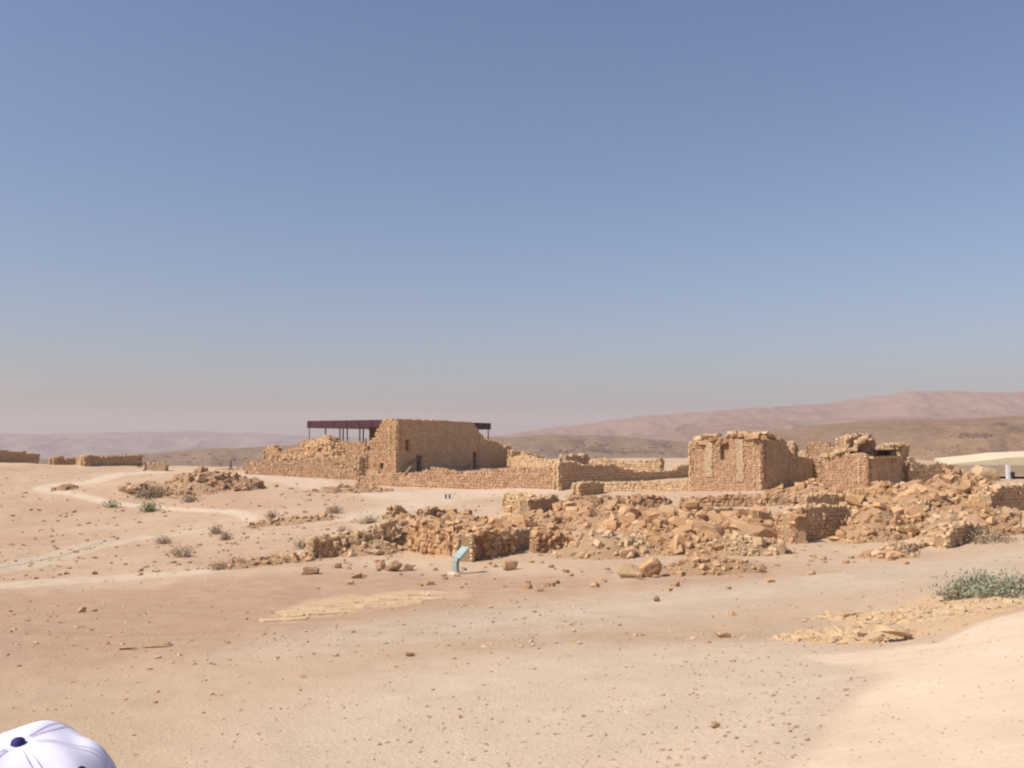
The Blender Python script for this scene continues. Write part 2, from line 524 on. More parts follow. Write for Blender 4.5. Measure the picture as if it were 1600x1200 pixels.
a_ = np.zeros(len(X_))
zig_ = sstep(-.25, .25, sdist(ZIG, X_, Y_) + wob * .25)
road_ = sstep(-.3, .3, sdist(ROAD, X_, Y_) + wob * .4) * .75
track_ = soft(TRACK, .5, 1.2)
up_ = soft(UP, 1.6, 2) * .75
bright_ = np.maximum(soft(BRIGHT[0], .6, 2) * 1.0, soft(BRIGHT[1], .4, 4) * 1.0)
A['pale'][nearm] = np.clip(np.maximum.reduce([zig_, track_ * .8, up_, bright_, soft(FORE, 1.5, 3) * .85]), 0, 1)
A['grey'][nearm] = np.clip(np.maximum(soft(GREY, 1.6, 2.5) * .7, road_), 0, 1)
A['smooth'][nearm] = np.clip(sstep(-.14, .14, sdist(SMOOTH, X_, Y_) + wob * 1.1 + .05 * fbm(X_ / .25, Y_ / .25, 3, 12)), 0, 1)
A['red'][nearm] = np.maximum.reduce([soft(RED, 2.2, 5), soft(REDHILL, 3, 1), soft(LEFT, 4, 1) * (.45 + .9 * np.clip(fbm(X_ / 9, Y_ / 14, 3, 41), -.3, .4))])
A['ochre'][nearm] = np.maximum(soft(OCHRE1, .5, 3.5) * .75, soft(OCHRE2, .4, 2) * .95)
gv = np.stack([gx, gy, gz], 1)
cls = np.zeros(len(gx), int)
cls[nearm] = np.select([zig_ > .5, road_ > .4, A['smooth'][nearm] > .5], [1, 2, 3], 0)
fc = np.where((cls[q] == cls[q][:, :1]).all(1), cls[q][:, 0], 0)
for k, nm in enumerate(('ground', 'footpath', 'road', 'path')):
    f = q[fc == k]
    u, inv = np.unique(f.ravel(), return_inverse=True)
    me = np_mesh(nm, gv[u], inv.reshape(-1, 4), M['ground'], True, {a: A[a][u] for a in A})
    tag(obj(nm, me), kind='structure')

# low kerb of the road at the left
kp = []
for i in range(len(KERB) - 1):
    for t in np.linspace(0, 1, 8, endpoint=False):
        p = at(KERB[i][0] + (KERB[i + 1][0] - KERB[i][0]) * t, KERB[i][1] + (KERB[i + 1][1] - KERB[i][1]) * t); kp.append((p.x, p.y))
kp = np.array(kp)
for _ in range(3):
    kp[1:-1] = (kp[:-2] + 2 * kp[1:-1] + kp[2:]) / 4
tg = np.gradient(kp, axis=0); tg /= np.linalg.norm(tg, axis=1)[:, None]; nn = np.stack([-tg[:, 1], tg[:, 0]], 1)
prof = [(.10, -.1), (.06, .02), (-.06, .02), (-.10, -.1)]
V = np.concatenate([np.c_[kp + nn * a, H(kp[:, 0], kp[:, 1]) + b] for a, b in prof])
n_ = len(kp)
Fk = np.array([(a * n_ + i, a * n_ + i + 1, (a + 1) * n_ + i + 1, (a + 1) * n_ + i) for a in range(3) for i in range(n_ - 1)])
M['kerbstone'] = plain('grey road kerb', (.44, .35, .26), .9, .1, 3)
tag(obj('kerb', np_mesh('kerb', V, Fk, M['kerbstone'])), kind='structure')


# ------------------------------------------------------------------ distant hills
def hill(name, prof, dist, front, back, base, m, amp, sc, seed, warp=None, nx=420, ny=60):
    """prof: skyline in photo columns/rows; a ridge of real depth standing at that distance"""
    px = np.linspace(prof[0][0], prof[-1][0], nx)
    top = np.interp(px, [p[0] for p in prof], [p[1] for p in prof])
    t = np.concatenate([np.linspace(-1, 0, ny), np.linspace(0, 1, ny // 3)[1:]])
    PX, T = np.meshgrid(px, t)
    Y = dist + np.where(T < 0, front, back) * T + dist * .05 * fbm(PX / 160, PX * 0, 3, seed)
    X = (PX - 800) / F * Y
    Zt = EYE + (HORIZON - np.interp(PX, px, top)) / F * (dist)
    s = np.cos(np.clip(T, -1, 1) * math.pi / 2) ** (1.25)
    rid = 1 - np.abs(fbm(X / sc, Y / sc * .55, 5, seed + 3, .55)) * 2.2
    n = (rid - .6) * amp * (np.sin(np.clip(-T, 0, 1) * math.pi) ** .6 + .10)
    n = n + fbm(X / (sc * 3), Y / (sc * 3), 3, seed + 9) * amp * .8 * np.sin(np.clip(-T, 0, 1) * math.pi)
    Z = base + (Zt - base) * s + n * (T <= 0) + n * .2 * (T > 0)
    if warp is not None:
        Z = Z + warp(PX, T, X, Y)
    v = np.stack([X.ravel(), Y.ravel(), Z.ravel()], 1)
    nyy = len(t)
    f = np.array([(i * nx + j, i * nx + j + 1, (i + 1) * nx + j + 1, (i + 1) * nx + j) for i in range(nyy - 1) for j in range(nx - 1)])
    from mathutils.bvhtree import BVHTree
    HILLS[name] = BVHTree.FromPolygons(v.tolist(), f.tolist())
    return tag(obj(name, np_mesh(name, v, f, m, True)), kind='structure')


HILLS = {}
M['hill_mid'] = hill_mat('brown desert hill', (0.172, 0.110, 0.069), (0.220, 0.148, 0.096), (0.262, 0.179, 0.120), .011)
M['hill_right'] = hill_mat('bare tan hill', (.18, .105, .062), (.235, .15, .09), (.27, .175, .11), .010)
M['hill_pink'] = hill_mat('pink far hills', (.20, .12, .082), (.27, .175, .12), (.31, .20, .14), .0035, .2)
M['badland'] = hill_mat('far eroded badlands', (0.161, 0.124, 0.112), (0.260, 0.210, 0.186), (0.192, 0.148, 0.130), .006, .3)

hill('distant_mountains', [(-900, 680), (-400, 678), (0, 677), (60, 679), (100, 676.5), (200, 677), (250, 675), (300, 673), (350, 677), (400, 676), (460, 681), (560, 684), (700, 686), (800, 688), (1000, 690), (1300, 690)],
     5000, 1500, 600, -118, M['badland'], 26, 330, 5, ny=90, nx=600)
hill('far_pink_hills', [(700, 694), (760, 684), (840, 672), (900, 667), (940, 661), (1000, 652.5), (1060, 648), (1120, 645), (1200, 640), (1250, 635), (1300, 630), (1350, 625), (1420, 617), (1500, 614.5), (1600, 616), (1750, 612), (1950, 618), (2300, 640), (2700, 660)],
     3700, 1700, 700, -110, M['hill_pink'], 42, 420, 21, ny=110, nx=600)
hill('pink_ridge', [(880, 692), (960, 688), (1030, 678), (1100, 668), (1160, 660), (1220, 656), (1300, 655), (1400, 652), (1500, 652), (1700, 650), (2200, 670)],
     2300, 700, 600, -110, M['hill_pink'], 14, 260, 33)
hill('brown_hill', [(-40, 722), (80, 716), (170, 711), (230, 708), (300, 702.5), (400, 698), (470, 694), (560, 690), (700, 686), (780, 683), (860, 680), (940, 680), (1000, 684), (1060, 690), (1150, 700), (1300, 716)],
     1150, 750, 300, -112, M['hill_mid'], 5, 90, 44)
hill('tan_hill', [(1080, 704), (1150, 688), (1200, 676), (1260, 667), (1320, 661), (1400, 657), (1500, 655), (1560, 652.5), (1620, 652), (1800, 645), (2300, 650)],
     1000, 620, 300, -112, M['hill_right'], 4.5, 120, 52)
hill('lower_tan_hill', [(1160, 722), (1240, 712), (1330, 706), (1400, 694), (1480, 676), (1540, 661), (1562, 658), (1600, 662), (1660, 668), (1800, 672), (2200, 690)],
     680, 300, 160, -108, M['hill_right'], 6, 75, 61)

# haze: one closed box of even, very thin air round everything
hm = bpy.data.materials.new('dusty air'); hm.use_nodes = True
ht = hm.node_tree; ht.nodes.clear()
ho = ht.nodes.new('ShaderNodeOutputMaterial'); hv = ht.nodes.new('ShaderNodeVolumePrincipled')
hv.inputs['Color'].default_value = (.70, .63, .65, 1)
hv.inputs['Density'].default_value = 1.7e-4
ht.links.new(hv.outputs[0], ho.inputs['Volume'])
HZ0, HZ1 = -135.0, 245.0
V, f = box_vf((0, 2200, (HZ0 + HZ1) / 2), (19000, 14600, HZ1 - HZ0))
tag(obj('haze', np_mesh('haze', V, f, hm)), kind='stuff')

# ------------------------------------------------------------------ rocks
def rock_mesh(name, seed, sub, m, cuts=9, sq=(1, 1, 1), smooth=False):
    bm = bmesh.new(); bmesh.ops.create_icosphere(bm, subdivisions=sub, radius=.62)
    rs = np.random.RandomState(seed)
    v = np.array([x.co[:] for x in bm.verts])
    for i in range(cuts):
        n = rs.normal(size=3); n /= np.linalg.norm(n)
        if i < 6: n = np.eye(3)[i % 3] * (1 if i < 3 else -1) + rs.normal(size=3) * .22; n /= np.linalg.norm(n)
        d = rs.uniform(.34, .48) if sub < 3 else rs.uniform(.32, .50)
        k = v @ n - d
        v = v - np.where(k > 0, k, 0)[:, None] * n * .93
    k3 = .028 if sub < 3 else .05
    v += k3 * np.stack([fbm(v[:, (i + 1) % 3] * 4 + seed + v[:, i], v[:, (i + 2) % 3] * 4 - v[:, i], 2 if sub < 3 else 4, seed + i, .6) for i in range(3)], 1)
    v -= (v.max(0) + v.min(0)) / 2; v /= (v.max(0) - v.min(0)); v *= np.array(sq)
    f = np.array([[x.index for x in p.verts] for p in bm.faces]); bm.free()
    return np_mesh(name, v, f, m, smooth)


def block_vf(rs, extra=7, jit=.34):
    """angular broken block: hull of jittered corners and a few pushed-out points"""
    bm = bmesh.new()
    for c in BOXV: bm.verts.new(Vector(c * (1 - rs.uniform(0, jit, 3)) + rs.uniform(-.05, .05, 3)))
    for k in range(extra):
        v = rs.normal(size=3); v /= np.abs(v).max(); bm.verts.new(Vector(v * rs.uniform(.38, .5)) * .92)
    r_ = bmesh.ops.convex_hull(bm, input=bm.verts)
    bmesh.ops.delete(bm, geom=[v for v in bm.verts if not v.link_faces], context='VERTS')
    bm.verts.index_update(); v = np.array([x.co[:] for x in bm.verts]); f = np.array([[x.index for x in q_.verts] for q_ in bm.faces]); bm.free()
    v -= (v.max(0) + v.min(0)) / 2; v /= (v.max(0) - v.min(0))
    return v, f


def rockset(m, n, sub, seed):
    out_ = [rock_mesh('rock', seed + i, sub, m) for i in range(n)]
    if sub < 3:
        out_ = out_[:2]
        for i in range(9):
            v, f = block_vf(np.random.RandomState(seed * 3 + i), 4 + i % 5, .45); out_.append(np_mesh('rock', v, f, m))
    return out_


ROCK = {k: rockset(M[k], 6, 2, 100 + 10 * i) for i, k in enumerate(('stone', 'palestone', 'shade_wallstone', 'pinkstone', 'bedrock'))}
BIG = {k: rockset(M[k], 5, 3, 300 + 10 * i) for i, k in enumerate(('stone', 'palestone', 'pinkstone'))}
LOWV = []
for i in range(6):
    me = rock_mesh('tmp', 500 + i, 1, None)
    v = np.array([x.co[:] for x in me.vertices]); f = np.array([list(p.vertices) for p in me.polygons]); LOWV.append((v, f)); bpy.data.meshes.remove(me)


HULLV = [block_vf(np.random.RandomState(900 + i), 5, .4) for i in range(14)]


def rmat(a, b, c):
    from mathutils import Euler
    return np.array(Euler((a, b, c)).to_matrix())


def fill_between(pts, x):
    return np.interp(x, [p[0] for p in pts], [p[1] for p in pts])


class Wall:
    """dry stone wall from p0 to p1 (world x, y) with a ragged top; stands on the ground"""
    def __init__(s, name, label, cat, p0, p1, top, thick, size, mode='joined', mats=('shade_wallstone', 'mortar'), openings=(), group=None, root=None, zbase=None, ragged=.12, rise=None, back=True, topstones=True, partname='stonework', loose=.0, cap=True):
        p0 = np.array(p0[:2], float); p1 = np.array(p1[:2], float)
        s.L = np.linalg.norm(p1 - p0); s.d = (p1 - p0) / s.L; s.p0 = p0; s.nrm = np.array([s.d[1], -s.d[0]])
        if s.nrm @ p0 > 0 and s.nrm @ ((p0 + p1) / 2) > 0:
            s.nrm = -s.nrm                                     # front face looks towards the lens
        s.back = thick
        # top profile: rows of the photo -> heights
        us = np.linspace(0, 1, 60); P = p0[None] + us[:, None] * (p1 - p0)[None]
        px = 800 + F * P[:, 0] / P[:, 1]
        if px[0] > px[-1]:
            tz = EYE + (HORIZON - np.interp(px[::-1], [t[0] for t in top], [t[1] for t in top])[::-1]) / F * P[:, 1]
        else:
            tz = EYE + (HORIZON - np.interp(px, [t[0] for t in top], [t[1] for t in top])) / F * P[:, 1]
        s.us = us; s.tz = tz
        gz = H(P[:, 0], P[:, 1])
        s.gz = gz if zbase is None else np.full(60, zbase)
        own = root is None
        mid = (p0 + p1) / 2
        if own:
            root = empty(name, (mid[0], mid[1], float(np.interp(.5, us, s.gz))))
            tag(root, label, cat, group)
        s.root = root; rl = np.array(root.location)
        top_at = lambda u: np.interp(u, us, tz)
        bot_at = lambda u: np.interp(u, us, s.gz)
        ang = math.atan2(s.d[1], s.d[0])
        # core: upright slices, narrower than the stones
        core = Soup(); Mz = rotz(ang)
        cuts = list(np.linspace(0, s.L, max(2, int(s.L / (size * 1.2))) + 1))
        for o in openings: cuts += [o[0], o[1]]
        cuts = sorted(set(cuts)); e = 0
        for a, b in zip(cuts[:-1], cuts[1:]):
            if b - a < 1e-4: continue
            um = (a + b) / 2 / s.L; zt = min(top_at(a / s.L), top_at(b / s.L), top_at(um)) - size * .25; zb = min(bot_at(a / s.L), bot_at(b / s.L)) - .4
            op = [o for o in openings if o[0] <= (a + b) / 2 <= o[1]]
            def put(z0, z1, f0, f1):
                if z1 - z0 < .05: return
                c = p0 + s.d * (a + b) / 2 - s.nrm * (f0 + f1) / 2
                core.add(*box_vf((c[0] - rl[0], c[1] - rl[1], (z0 + z1) / 2 - rl[2]), ((b - a) * 1.0, f1 - f0, z1 - z0), 0, Mz))
            ins = size * .16
            if op:
                o = op[0]; g = bot_at(um)
                put(zb, g + o[2], ins, thick - ins); put(g + o[3], zt, ins, thick - ins)
                put(max(zb, g + o[2]), g + o[3], thick * .62, thick - ins - .003)
            else:
                put(zb, zt, ins, thick - ins)
        if core.n:
            obj('wall_core', core.mesh('wall_core', M[mats[1]]), root)
        # stones
        stones = []
        def face(o, d, n, L, ufun):
            z = float(np.min(s.gz)) - .1; zmax = float(np.max(tz)) + .2; k = 0
            while z < zmax:
                ch = size * random.uniform(.62, .9); x = -random.uniform(0, size * .5); k += 1
                while x < L:
                    ln = size * random.uniform(.75, 1.5)
                    xm = x + ln / 2
                    if -0.2 * size <= xm <= L + .05 * size:
                        u = ufun(min(max(xm, 0), L)); T = top_at(u); G = bot_at(u)
                        ok = z + ch * .6 < T + random.uniform(-ragged, ragged) * .6 and z + ch > G - .1
                        if ok and n is s.nrm:
                            for oo in openings:
                                if oo[0] - ln * .35 < xm < oo[1] + ln * .35 and G + oo[2] - ch * .4 < z + ch / 2 < G + oo[3]: ok = False
                        if ok:
                            c = o + d * xm + n * random.uniform(-.3, .2) * size * .3 - n * size * .28
                            stones.append(((c[0], c[1], z + ch / 2), (ln * .94, size * .62, ch * .93), math.atan2(d[1], d[0]) + random.uniform(-.04, .04)))
                    x += ln
                z += ch
        face(p0, s.d, s.nrm, s.L, lambda x: x / s.L)
        if back: face(p0 - s.nrm * thick, s.d, -s.nrm, s.L, lambda x: x / s.L)
        face(p0 + s.d * size * .14, -s.nrm, -s.d, thick, lambda x: 0.0)
        face(p1 - s.d * size * .14, -s.nrm, s.d, thick, lambda x: 1.0)
        if topstones:
            x = 0
            while x < s.L:
                ln = size * random.uniform(.8, 1.5)
                for k in range(max(1, int(round(thick / size)))):
                    if random.random() < .12: continue
                    u = min(1, (x + ln / 2) / s.L); c = p0 + s.d * (x + ln / 2) - s.nrm * ((k + .5) * thick / max(1, int(round(thick / size))) + random.uniform(-.06, .06))
                    hh = size * random.uniform(.45, .85)
                    stones.append(((c[0], c[1], top_at(u) - hh * .35 + random.uniform(-.5, .5) * ragged), (ln, size * random.uniform(.8, 1.15), hh), ang + random.uniform(-.5, .5)))
                x += ln
        s.stones = stones
        if mode == 'joined':
            so = Soup()
            for c, d, a in stones:
                Mx = rotz(a) @ rmat(random.uniform(-.05, .05), random.uniform(-.05, .05), 0)
                hv, hf = random.choice(HULLV); Mx = rotz(a) @ rmat(random.uniform(-.12, .12), random.uniform(-.25, .25), random.uniform(-.1, .1))
                so.add((hv * np.array(d) * np.array([random.uniform(.95, 1.35), 1.15, random.uniform(.9, 1.4)])) @ Mx.T + np.array(c) - rl, hf, random.random())
            tag(obj(partname, so.mesh(partname, M[mats[0]]), root), kind='stuff')
        else:
            random.shuffle(stones)
            vis = sorted(stones, key=lambda q_: (q_[0][0] * s.nrm[0] + q_[0][1] * s.nrm[1]) * -1)
            keep = vis[:mode_limit]; rest = vis[mode_limit:]
            for c, d, a in keep:
                k = random.choice(ROCK[mats[0]])
                f = random.uniform(1.0, 1.12)
                if random.random() < loose:
                    rot = (random.uniform(-.5, .5), random.uniform(-.5, .5), random.uniform(0, 6)); dd = [x * random.uniform(.7, 1.5) for x in d]
                else:
                    rot = (random.uniform(-.16, .16), random.uniform(-.2, .2), a); dd = [x * random.uniform(.85, 1.2) for x in d]
                obj('stone', k, root, (c[0] - rl[0], c[1] - rl[1], c[2] - rl[2]), rot, [x * f for x in dd])
            if rest:
                so = Soup()
                for c, d, a in rest:
                    v, f = random.choice(LOWV); so.add((v * np.array(d)) @ rotz(a).T + np.array(c) - rl, f, random.random())
                tag(obj('back_stones', so.mesh('back_stones', M[mats[0]]), root), kind='stuff')


mode_limit = 290


def rwall(label, a, b, top, thick=.7, size=.42, mats=('stone', 'rubble'), loose=.7, ragged=.3, name='rubble_wall', group='ruined field stone walls'):
    """tumbled wall; a, b = photo column and row of the foot of its two ends (or (column, distance, 'd'))"""
    size = size * .78
    if mats[0] == 'shade_wallstone': size *= .85; loose = min(loose, .3)
    P = []
    for q_ in (a, b):
        p = pd(q_[0], q_[1]) if len(q_) == 3 else at(q_[0], q_[1]); P.append((p.x, p.y))
    return Wall(name, label, 'ruined wall', P[0], P[1], top, thick, size, 'parts', mats, loose=loose, ragged=ragged, group=group)


def heap(label, px, row, wpx, depth, hpx, n, smin, smax, mat='stone', name='rubble_heap', cat='rubble heap', group='heaps of fallen stone', rz=0.0, fillmat='rubble', d=None, flat=1.0):
    """mound of fallen stones: wpx wide, hpx high in the photo, depth metres deep"""
    c = at(px, row) if d is None else pd(px, d)
    a = wpx / F * c.y / 2; b = depth / 2; h = hpx / F * c.y
    cx, cy = c.x, c.y + b * .8; cz = Hs(cx, cy)
    root = empty(name, (cx, cy, cz)); tag(root, label, cat, group)
    sd_ = int(px * 7 + row)
    def surf(x, y):
        xr = (x - cx) * math.cos(rz) + (y - cy) * math.sin(rz); yr = -(x - cx) * math.sin(rz) + (y - cy) * math.cos(rz)
        rho = np.sqrt((xr / a) ** 2 + (yr / b) ** 2)
        k = np.clip(1 - rho ** 1.7, -.4, 1)
        return H(x, y) + h * k * (1 + .55 * fbm(x / (a * .45), y / (b * .5), 3, sd_)) + .08 * fbm(x / .5, y / .5, 2, sd_) - .03
    N = 46
    g = np.linspace(-1.25, 1.25, N); GX, GY = np.meshgrid(g * max(a, b) + cx, g * max(a, b) + cy)
    z = surf(GX.ravel(), GY.ravel())
    v = np.stack([GX.ravel() - cx, GY.ravel() - cy, z - cz], 1)
    f = np.array([(i * N + j, i * N + j + 1, (i + 1) * N + j + 1, (i + 1) * N + j) for i in range(N - 1) for j in range(N - 1)])
    hg = z - H(GX.ravel(), GY.ravel())
    f = f[(hg[f] > -.12).any(1)]
    u, inv = np.unique(f.ravel(), return_inverse=True)
    obj('rubble_fill', np_mesh('rubble_fill', v[u], inv.reshape(-1, 4), M[fillmat], True, {'tint': np.zeros(len(u))}), root)
    def spots(k, ext):
        t = RS.uniform(0, 6.283, k); r = np.sqrt(RS.uniform(0, 1, k)) * ext
        xr, yr = np.cos(t) * r * a, np.sin(t) * r * b
        x = cx + xr * math.cos(rz) - yr * math.sin(rz); y = cy + xr * math.sin(rz) + yr * math.cos(rz)
        return x, y, np.maximum(surf(x, y), H(x, y))
    for x, y, zz in zip(*spots(n, .98)):
        sz = smin + (smax - smin) * random.random() ** 1.8
        dm = [sz * random.uniform(.8, 1.35), sz * random.uniform(.7, 1.1), sz * random.uniform(.45, .85) * flat]
        obj('stone', random.choice(ROCK[mat]), root, (x - cx, y - cy, zz + dm[2] * random.uniform(.05, .3) - cz), (random.uniform(-.5, .5) * flat, random.uniform(-.5, .5) * flat, random.uniform(0, 6.28)), dm)
    # finer debris
    so = Soup()
    for x, y, zz in zip(*spots(n * 4, 1.12)):
        sz = smin * random.uniform(.25, .95)
        v, f = random.choice(LOWV); so.add((v * sz * np.array([1.2, 1, .7])) @ rmat(random.uniform(-.6, .6), random.uniform(-.6, .6), random.uniform(0, 6)).T + np.array([x - cx, y - cy, zz - cz + sz * .1]), f, random.random())
    tag(obj('debris', so.mesh('debris', M[mat]), root), kind='stuff')
    return root


def boulder(label, px, row, wpx, hpx, mat='stone', deep=1.0, rot=None, i=0, sink=.12, group=None, name='boulder', d=None, lift=0.0, cat='boulder'):
    c = at(px, row) if d is None else pd(px, d)
    W_ = wpx / F * c.y; Hh = hpx / F * c.y * 1.1
    o = obj(name, BIG[mat][i % 5], None, (c.x, c.y + W_ * deep * .4, c.z + Hh * (.5 - sink) + lift), rot or (random.uniform(-.15, .15), random.uniform(-.15, .15), random.uniform(-.5, .5)), (W_, W_ * deep, Hh))
    return tag(o, label, cat, group)


# ------------------------------------------------------------------ the big palace ruin
def pxp(px, d): return ((px - 800) / F * d, d)


pal = empty('palace_ruin', (*pxp(620, 125), Hs(*pxp(620, 125))))
tag(pal, 'tall brown stone palace ruin with a broad shaded front and sloping broken shoulders', 'ruin')
C0 = np.array(pxp(620, 125))
Ad = np.array([.42, .907]); Bd = np.array([-.907, .42])


def along(o, d, px):
    k = (px - 800) / F
    t = (k * o[1] - o[0]) / (d[0] - k * d[1]); return o + d * t


def pal_wall(o, d, px_end, top, **kw):
    e = along(np.array(o), d, px_end)
    Wall('w', None, None, o, e, top, kw.pop('thick', 1.2), kw.pop('size', .36), 'joined', root=pal, **kw)
    return e


e1 = pal_wall(C0, Ad, 748, [(620, 655), (640, 655.5), (700, 657.5), (738, 660.5), (742, 664), (748, 672)], ragged=.1,
              openings=[(2.4, 3.2, 3.0, 4.5), (5.3, 6.7, -.3, 2.2), (22.6, 23.8, -.3, 2.6)])
e1b = pal_wall(e1 + Ad * .05, Ad, 790, [(748, 674), (754, 681), (759, 687), (774, 690), (780, 692), (790, 700)], ragged=.2)
e1c = pal_wall(e1b + Ad * .05, Ad, 826, [(790, 697), (797, 696), (800, 704), (806, 708), (820, 712), (826, 714)], ragged=.2, mats=('shade_wallstone', 'mortar'))
# lit side wall, stepping down to the left
e2 = pal_wall(C0 + Bd * .02, Bd, 572, [(572, 696), (578, 690), (585, 683), (588, 674), (592, 668), (596, 660), (602, 654), (620, 655)], ragged=.16, mats=('stone', 'rubble'),
              openings=[(4.3, 4.7, 3.2, 4.1), (2.1, 2.6, .6, 1.5)])
C1 = along(C0 - Bd * 0 + Ad * 3.2, Bd, 566)
e3 = pal_wall(e2 - Ad * .0 + Bd * .03, Bd, 536, [(536, 692), (545, 691), (560, 691), (572, 693)], ragged=.2, mats=('stone', 'rubble'))
# front of the lower wing: stands nearer, with a dark gap beside it
q0 = np.array(pxp(563, 121)); e4 = pal_wall(q0, Bd, 470, [(470, 716), (500, 716), (540, 711), (556, 713), (563, 722)], ragged=.12, mats=('stone', 'rubble'))
pal_wall(q0 + Ad * .03, Ad, 571, [(563, 713), (571, 716)], ragged=.1, thick=.8)
e5 = pal_wall(e4 + Ad * 4, Bd, 412, [(412, 704), (420, 697), (431, 698), (436, 706), (445, 706), (452, 703), (470, 700), (478, 700)], ragged=.2, mats=('stone', 'rubble'))
e6 = pal_wall(np.array(pxp(470, 124)), Bd, 385, [(385, 720), (400, 721), (440, 721), (470, 719)], ragged=.1, mats=('pinkstone', 'rubble'))
# remains of inner rooms behind
pal_wall(np.array(pxp(536, 137)), Bd, 470, [(470, 692), (480, 688), (490, 690), (505, 686), (515, 682), (520, 684), (530, 690), (540, 694)], ragged=.3, mats=('stone', 'rubble'))
pal_wall(np.array(pxp(556, 131)), Bd, 490, [(490, 706), (510, 702), (530, 700), (545, 704), (556, 706)], ragged=.3, mats=('stone', 'rubble'))
pal_wall(np.array(pxp(588, 142)), Ad, 700, [(588, 660), (700, 663)], ragged=.1)
# crest of broken masonry
so = Soup(); rl = np.array(pal.location)
for i in range(900):
    px = random.gauss(505, 26) if i % 3 else random.uniform(425, 590)
    d = random.uniform(126, 139)
    hrow = fill_between([(420, 706), (440, 708), (470, 700), (485, 690), (495, 690), (508, 682), (516, 681), (526, 690), (545, 700), (575, 712), (590, 716)], px)
    x, y = pxp(px, d); zt = zrow(hrow, d) ; zb = Hs(x, y)
    fr = 1 - abs(d - 134) / 9
    z = zb + (zt - zb) * max(.0, min(1, fr)) ** .6
    s_ = random.uniform(.3, .8); v, f = random.choice(LOWV)
    so.add((v * s_) @ rmat(random.uniform(-1, 1), random.uniform(-1, 1), random.uniform(0, 6)).T + np.array([x, y, z]) - rl, f, random.random())
tag(obj('fallen_masonry', so.mesh('fallen_masonry', M['stone']), pal), kind='stuff')
g = []
for d in np.linspace(125, 141, 22):
    for px in np.linspace(424, 592, 50):
        hrow = fill_between([(424, 706), (440, 710), (470, 703), (485, 694), (495, 694), (508, 686), (516, 686), (526, 694), (545, 704), (575, 716), (592, 720)], px)
        x, y = pxp(px, d); zt = zrow(hrow, d); zb = Hs(x, y)
        fr = max(0, 1 - abs(d - 134) / 9); g.append((x - rl[0], y - rl[1], zb - .1 + (zt - zb) * fr ** .6 + random.uniform(-.15, .15) - rl[2]))
f = np.array([(i * 50 + j, i * 50 + j + 1, (i + 1) * 50 + j + 1, (i + 1) * 50 + j) for i in range(21) for j in range(49)])
obj('rubble_fill', np_mesh('rubble_fill', g, f, M['rubble'], False, {'tint': np.zeros(len(g))}), pal)

# canopy over the mosaics
can = empty('canopy', (*pxp(605, 133), Hs(*pxp(605, 133))))
tag(can, 'flat dark maroon canopy roof on thin pale posts rising behind the palace ruin', 'canopy')
k0 = np.array(pxp(606, 133)); kL = np.array(pxp(480, 141)); kR = np.array(pxp(767, 158)); kB = kL + kR - k0
zt, zb = 11.15, 10.05
rl = np.array(can.location)
so = Soup()
V = [(*p, z) for z in (zb, zt) for p in (k0, kR, kB, kL)]
so.add(np.array(V) - rl, np.array([(0, 3, 2, 1), (4, 5, 6, 7), (0, 1, 5, 4), (1, 2, 6, 5), (2, 3, 7, 6), (3, 0, 4, 7)]))
obj('roof', so.mesh('roof', M['maroon']), can)
for (a, b) in ((k0, kL), (k0, kR)):
    d = (b - a) / np.linalg.norm(b - a); nn_ = np.array([d[1], -d[0]]); nn_ = -nn_ if nn_ @ (a - kB) < 0 else nn_
    L = np.linalg.norm(b - a)
    so = Soup(); so.add(*box_vf((0, 0, 0), (.05, .08, zt - zb - .02), 0, rotz(math.atan2(d[1], d[0])))); rib = so.mesh('fascia_rib', M['maroon'])
    for t in np.arange(.6, L, 2.4):
        c = a + d * t + nn_ * .03
        obj('fascia_rib', rib, can, (c[0] - rl[0], c[1] - rl[1], (zt + zb) / 2 - rl[2]))
for px, d in ((483.5, 141.5), (509, 144), (531.5, 139), (536.5, 143), (543, 148), (562.5, 138), (568, 146), (763, 157), (700, 151)):
    x, y = pxp(px, d); z0 = Hs(x, y)
    so = Soup(); so.add(*tube_vf([(x - rl[0], y - rl[1], z0 - .2 - rl[2]), (x - rl[0], y - rl[1], zb + .02 - rl[2])], .11, 8))
    obj('post', so.mesh('post', M['steel']), can)

# timber props leaning on the shaded wall
for (pa, pb, lab, r_) in (((632, 737, 121), (660, 705, 135), 'long bleached timber prop leaning on the left half of the shaded palace wall', .17),
                          ((731, 733, 142), (742, 711, 149), 'short bleached prop leaning beside the right hand doorway of the palace wall', .12),
                          ((740.5, 734, 148), (740, 712, 150.5), 'upright pale timber standing against the palace wall by the right hand doorway', .10),
                          ((765, 733, 155), (763, 706, 157), 'thin upright pole against the low right end of the palace wall', .10)):
    (x0, y0), (x1, y1) = pxp(pa[0], pa[2]), pxp(pb[0], pb[2])
    z0, z1 = Hs(x0, y0), zrow(pb[1], pb[2])
    so = Soup(); so.add(*tube_vf([(0, 0, 0), (x1 - x0, y1 - y0, z1 - z0)], r_, 6))
    o = obj('timber_prop', so.mesh('timber_prop', M['timber']), None, (x0, y0, z0)); tag(o, lab, 'prop', 'props shoring up the palace wall')

# ------------------------------------------------------------------ low walls round the palace
def low(label, a, b, top, mats=('shade_wallstone', 'mortar'), size=.40, thick=.8, ragged=.1, group='low ruined stone walls', name='stone_wall', **kw):
    return Wall(name, label, 'stone wall', a, b, top, thick, size, 'joined', mats, ragged=ragged, group=group, **kw)


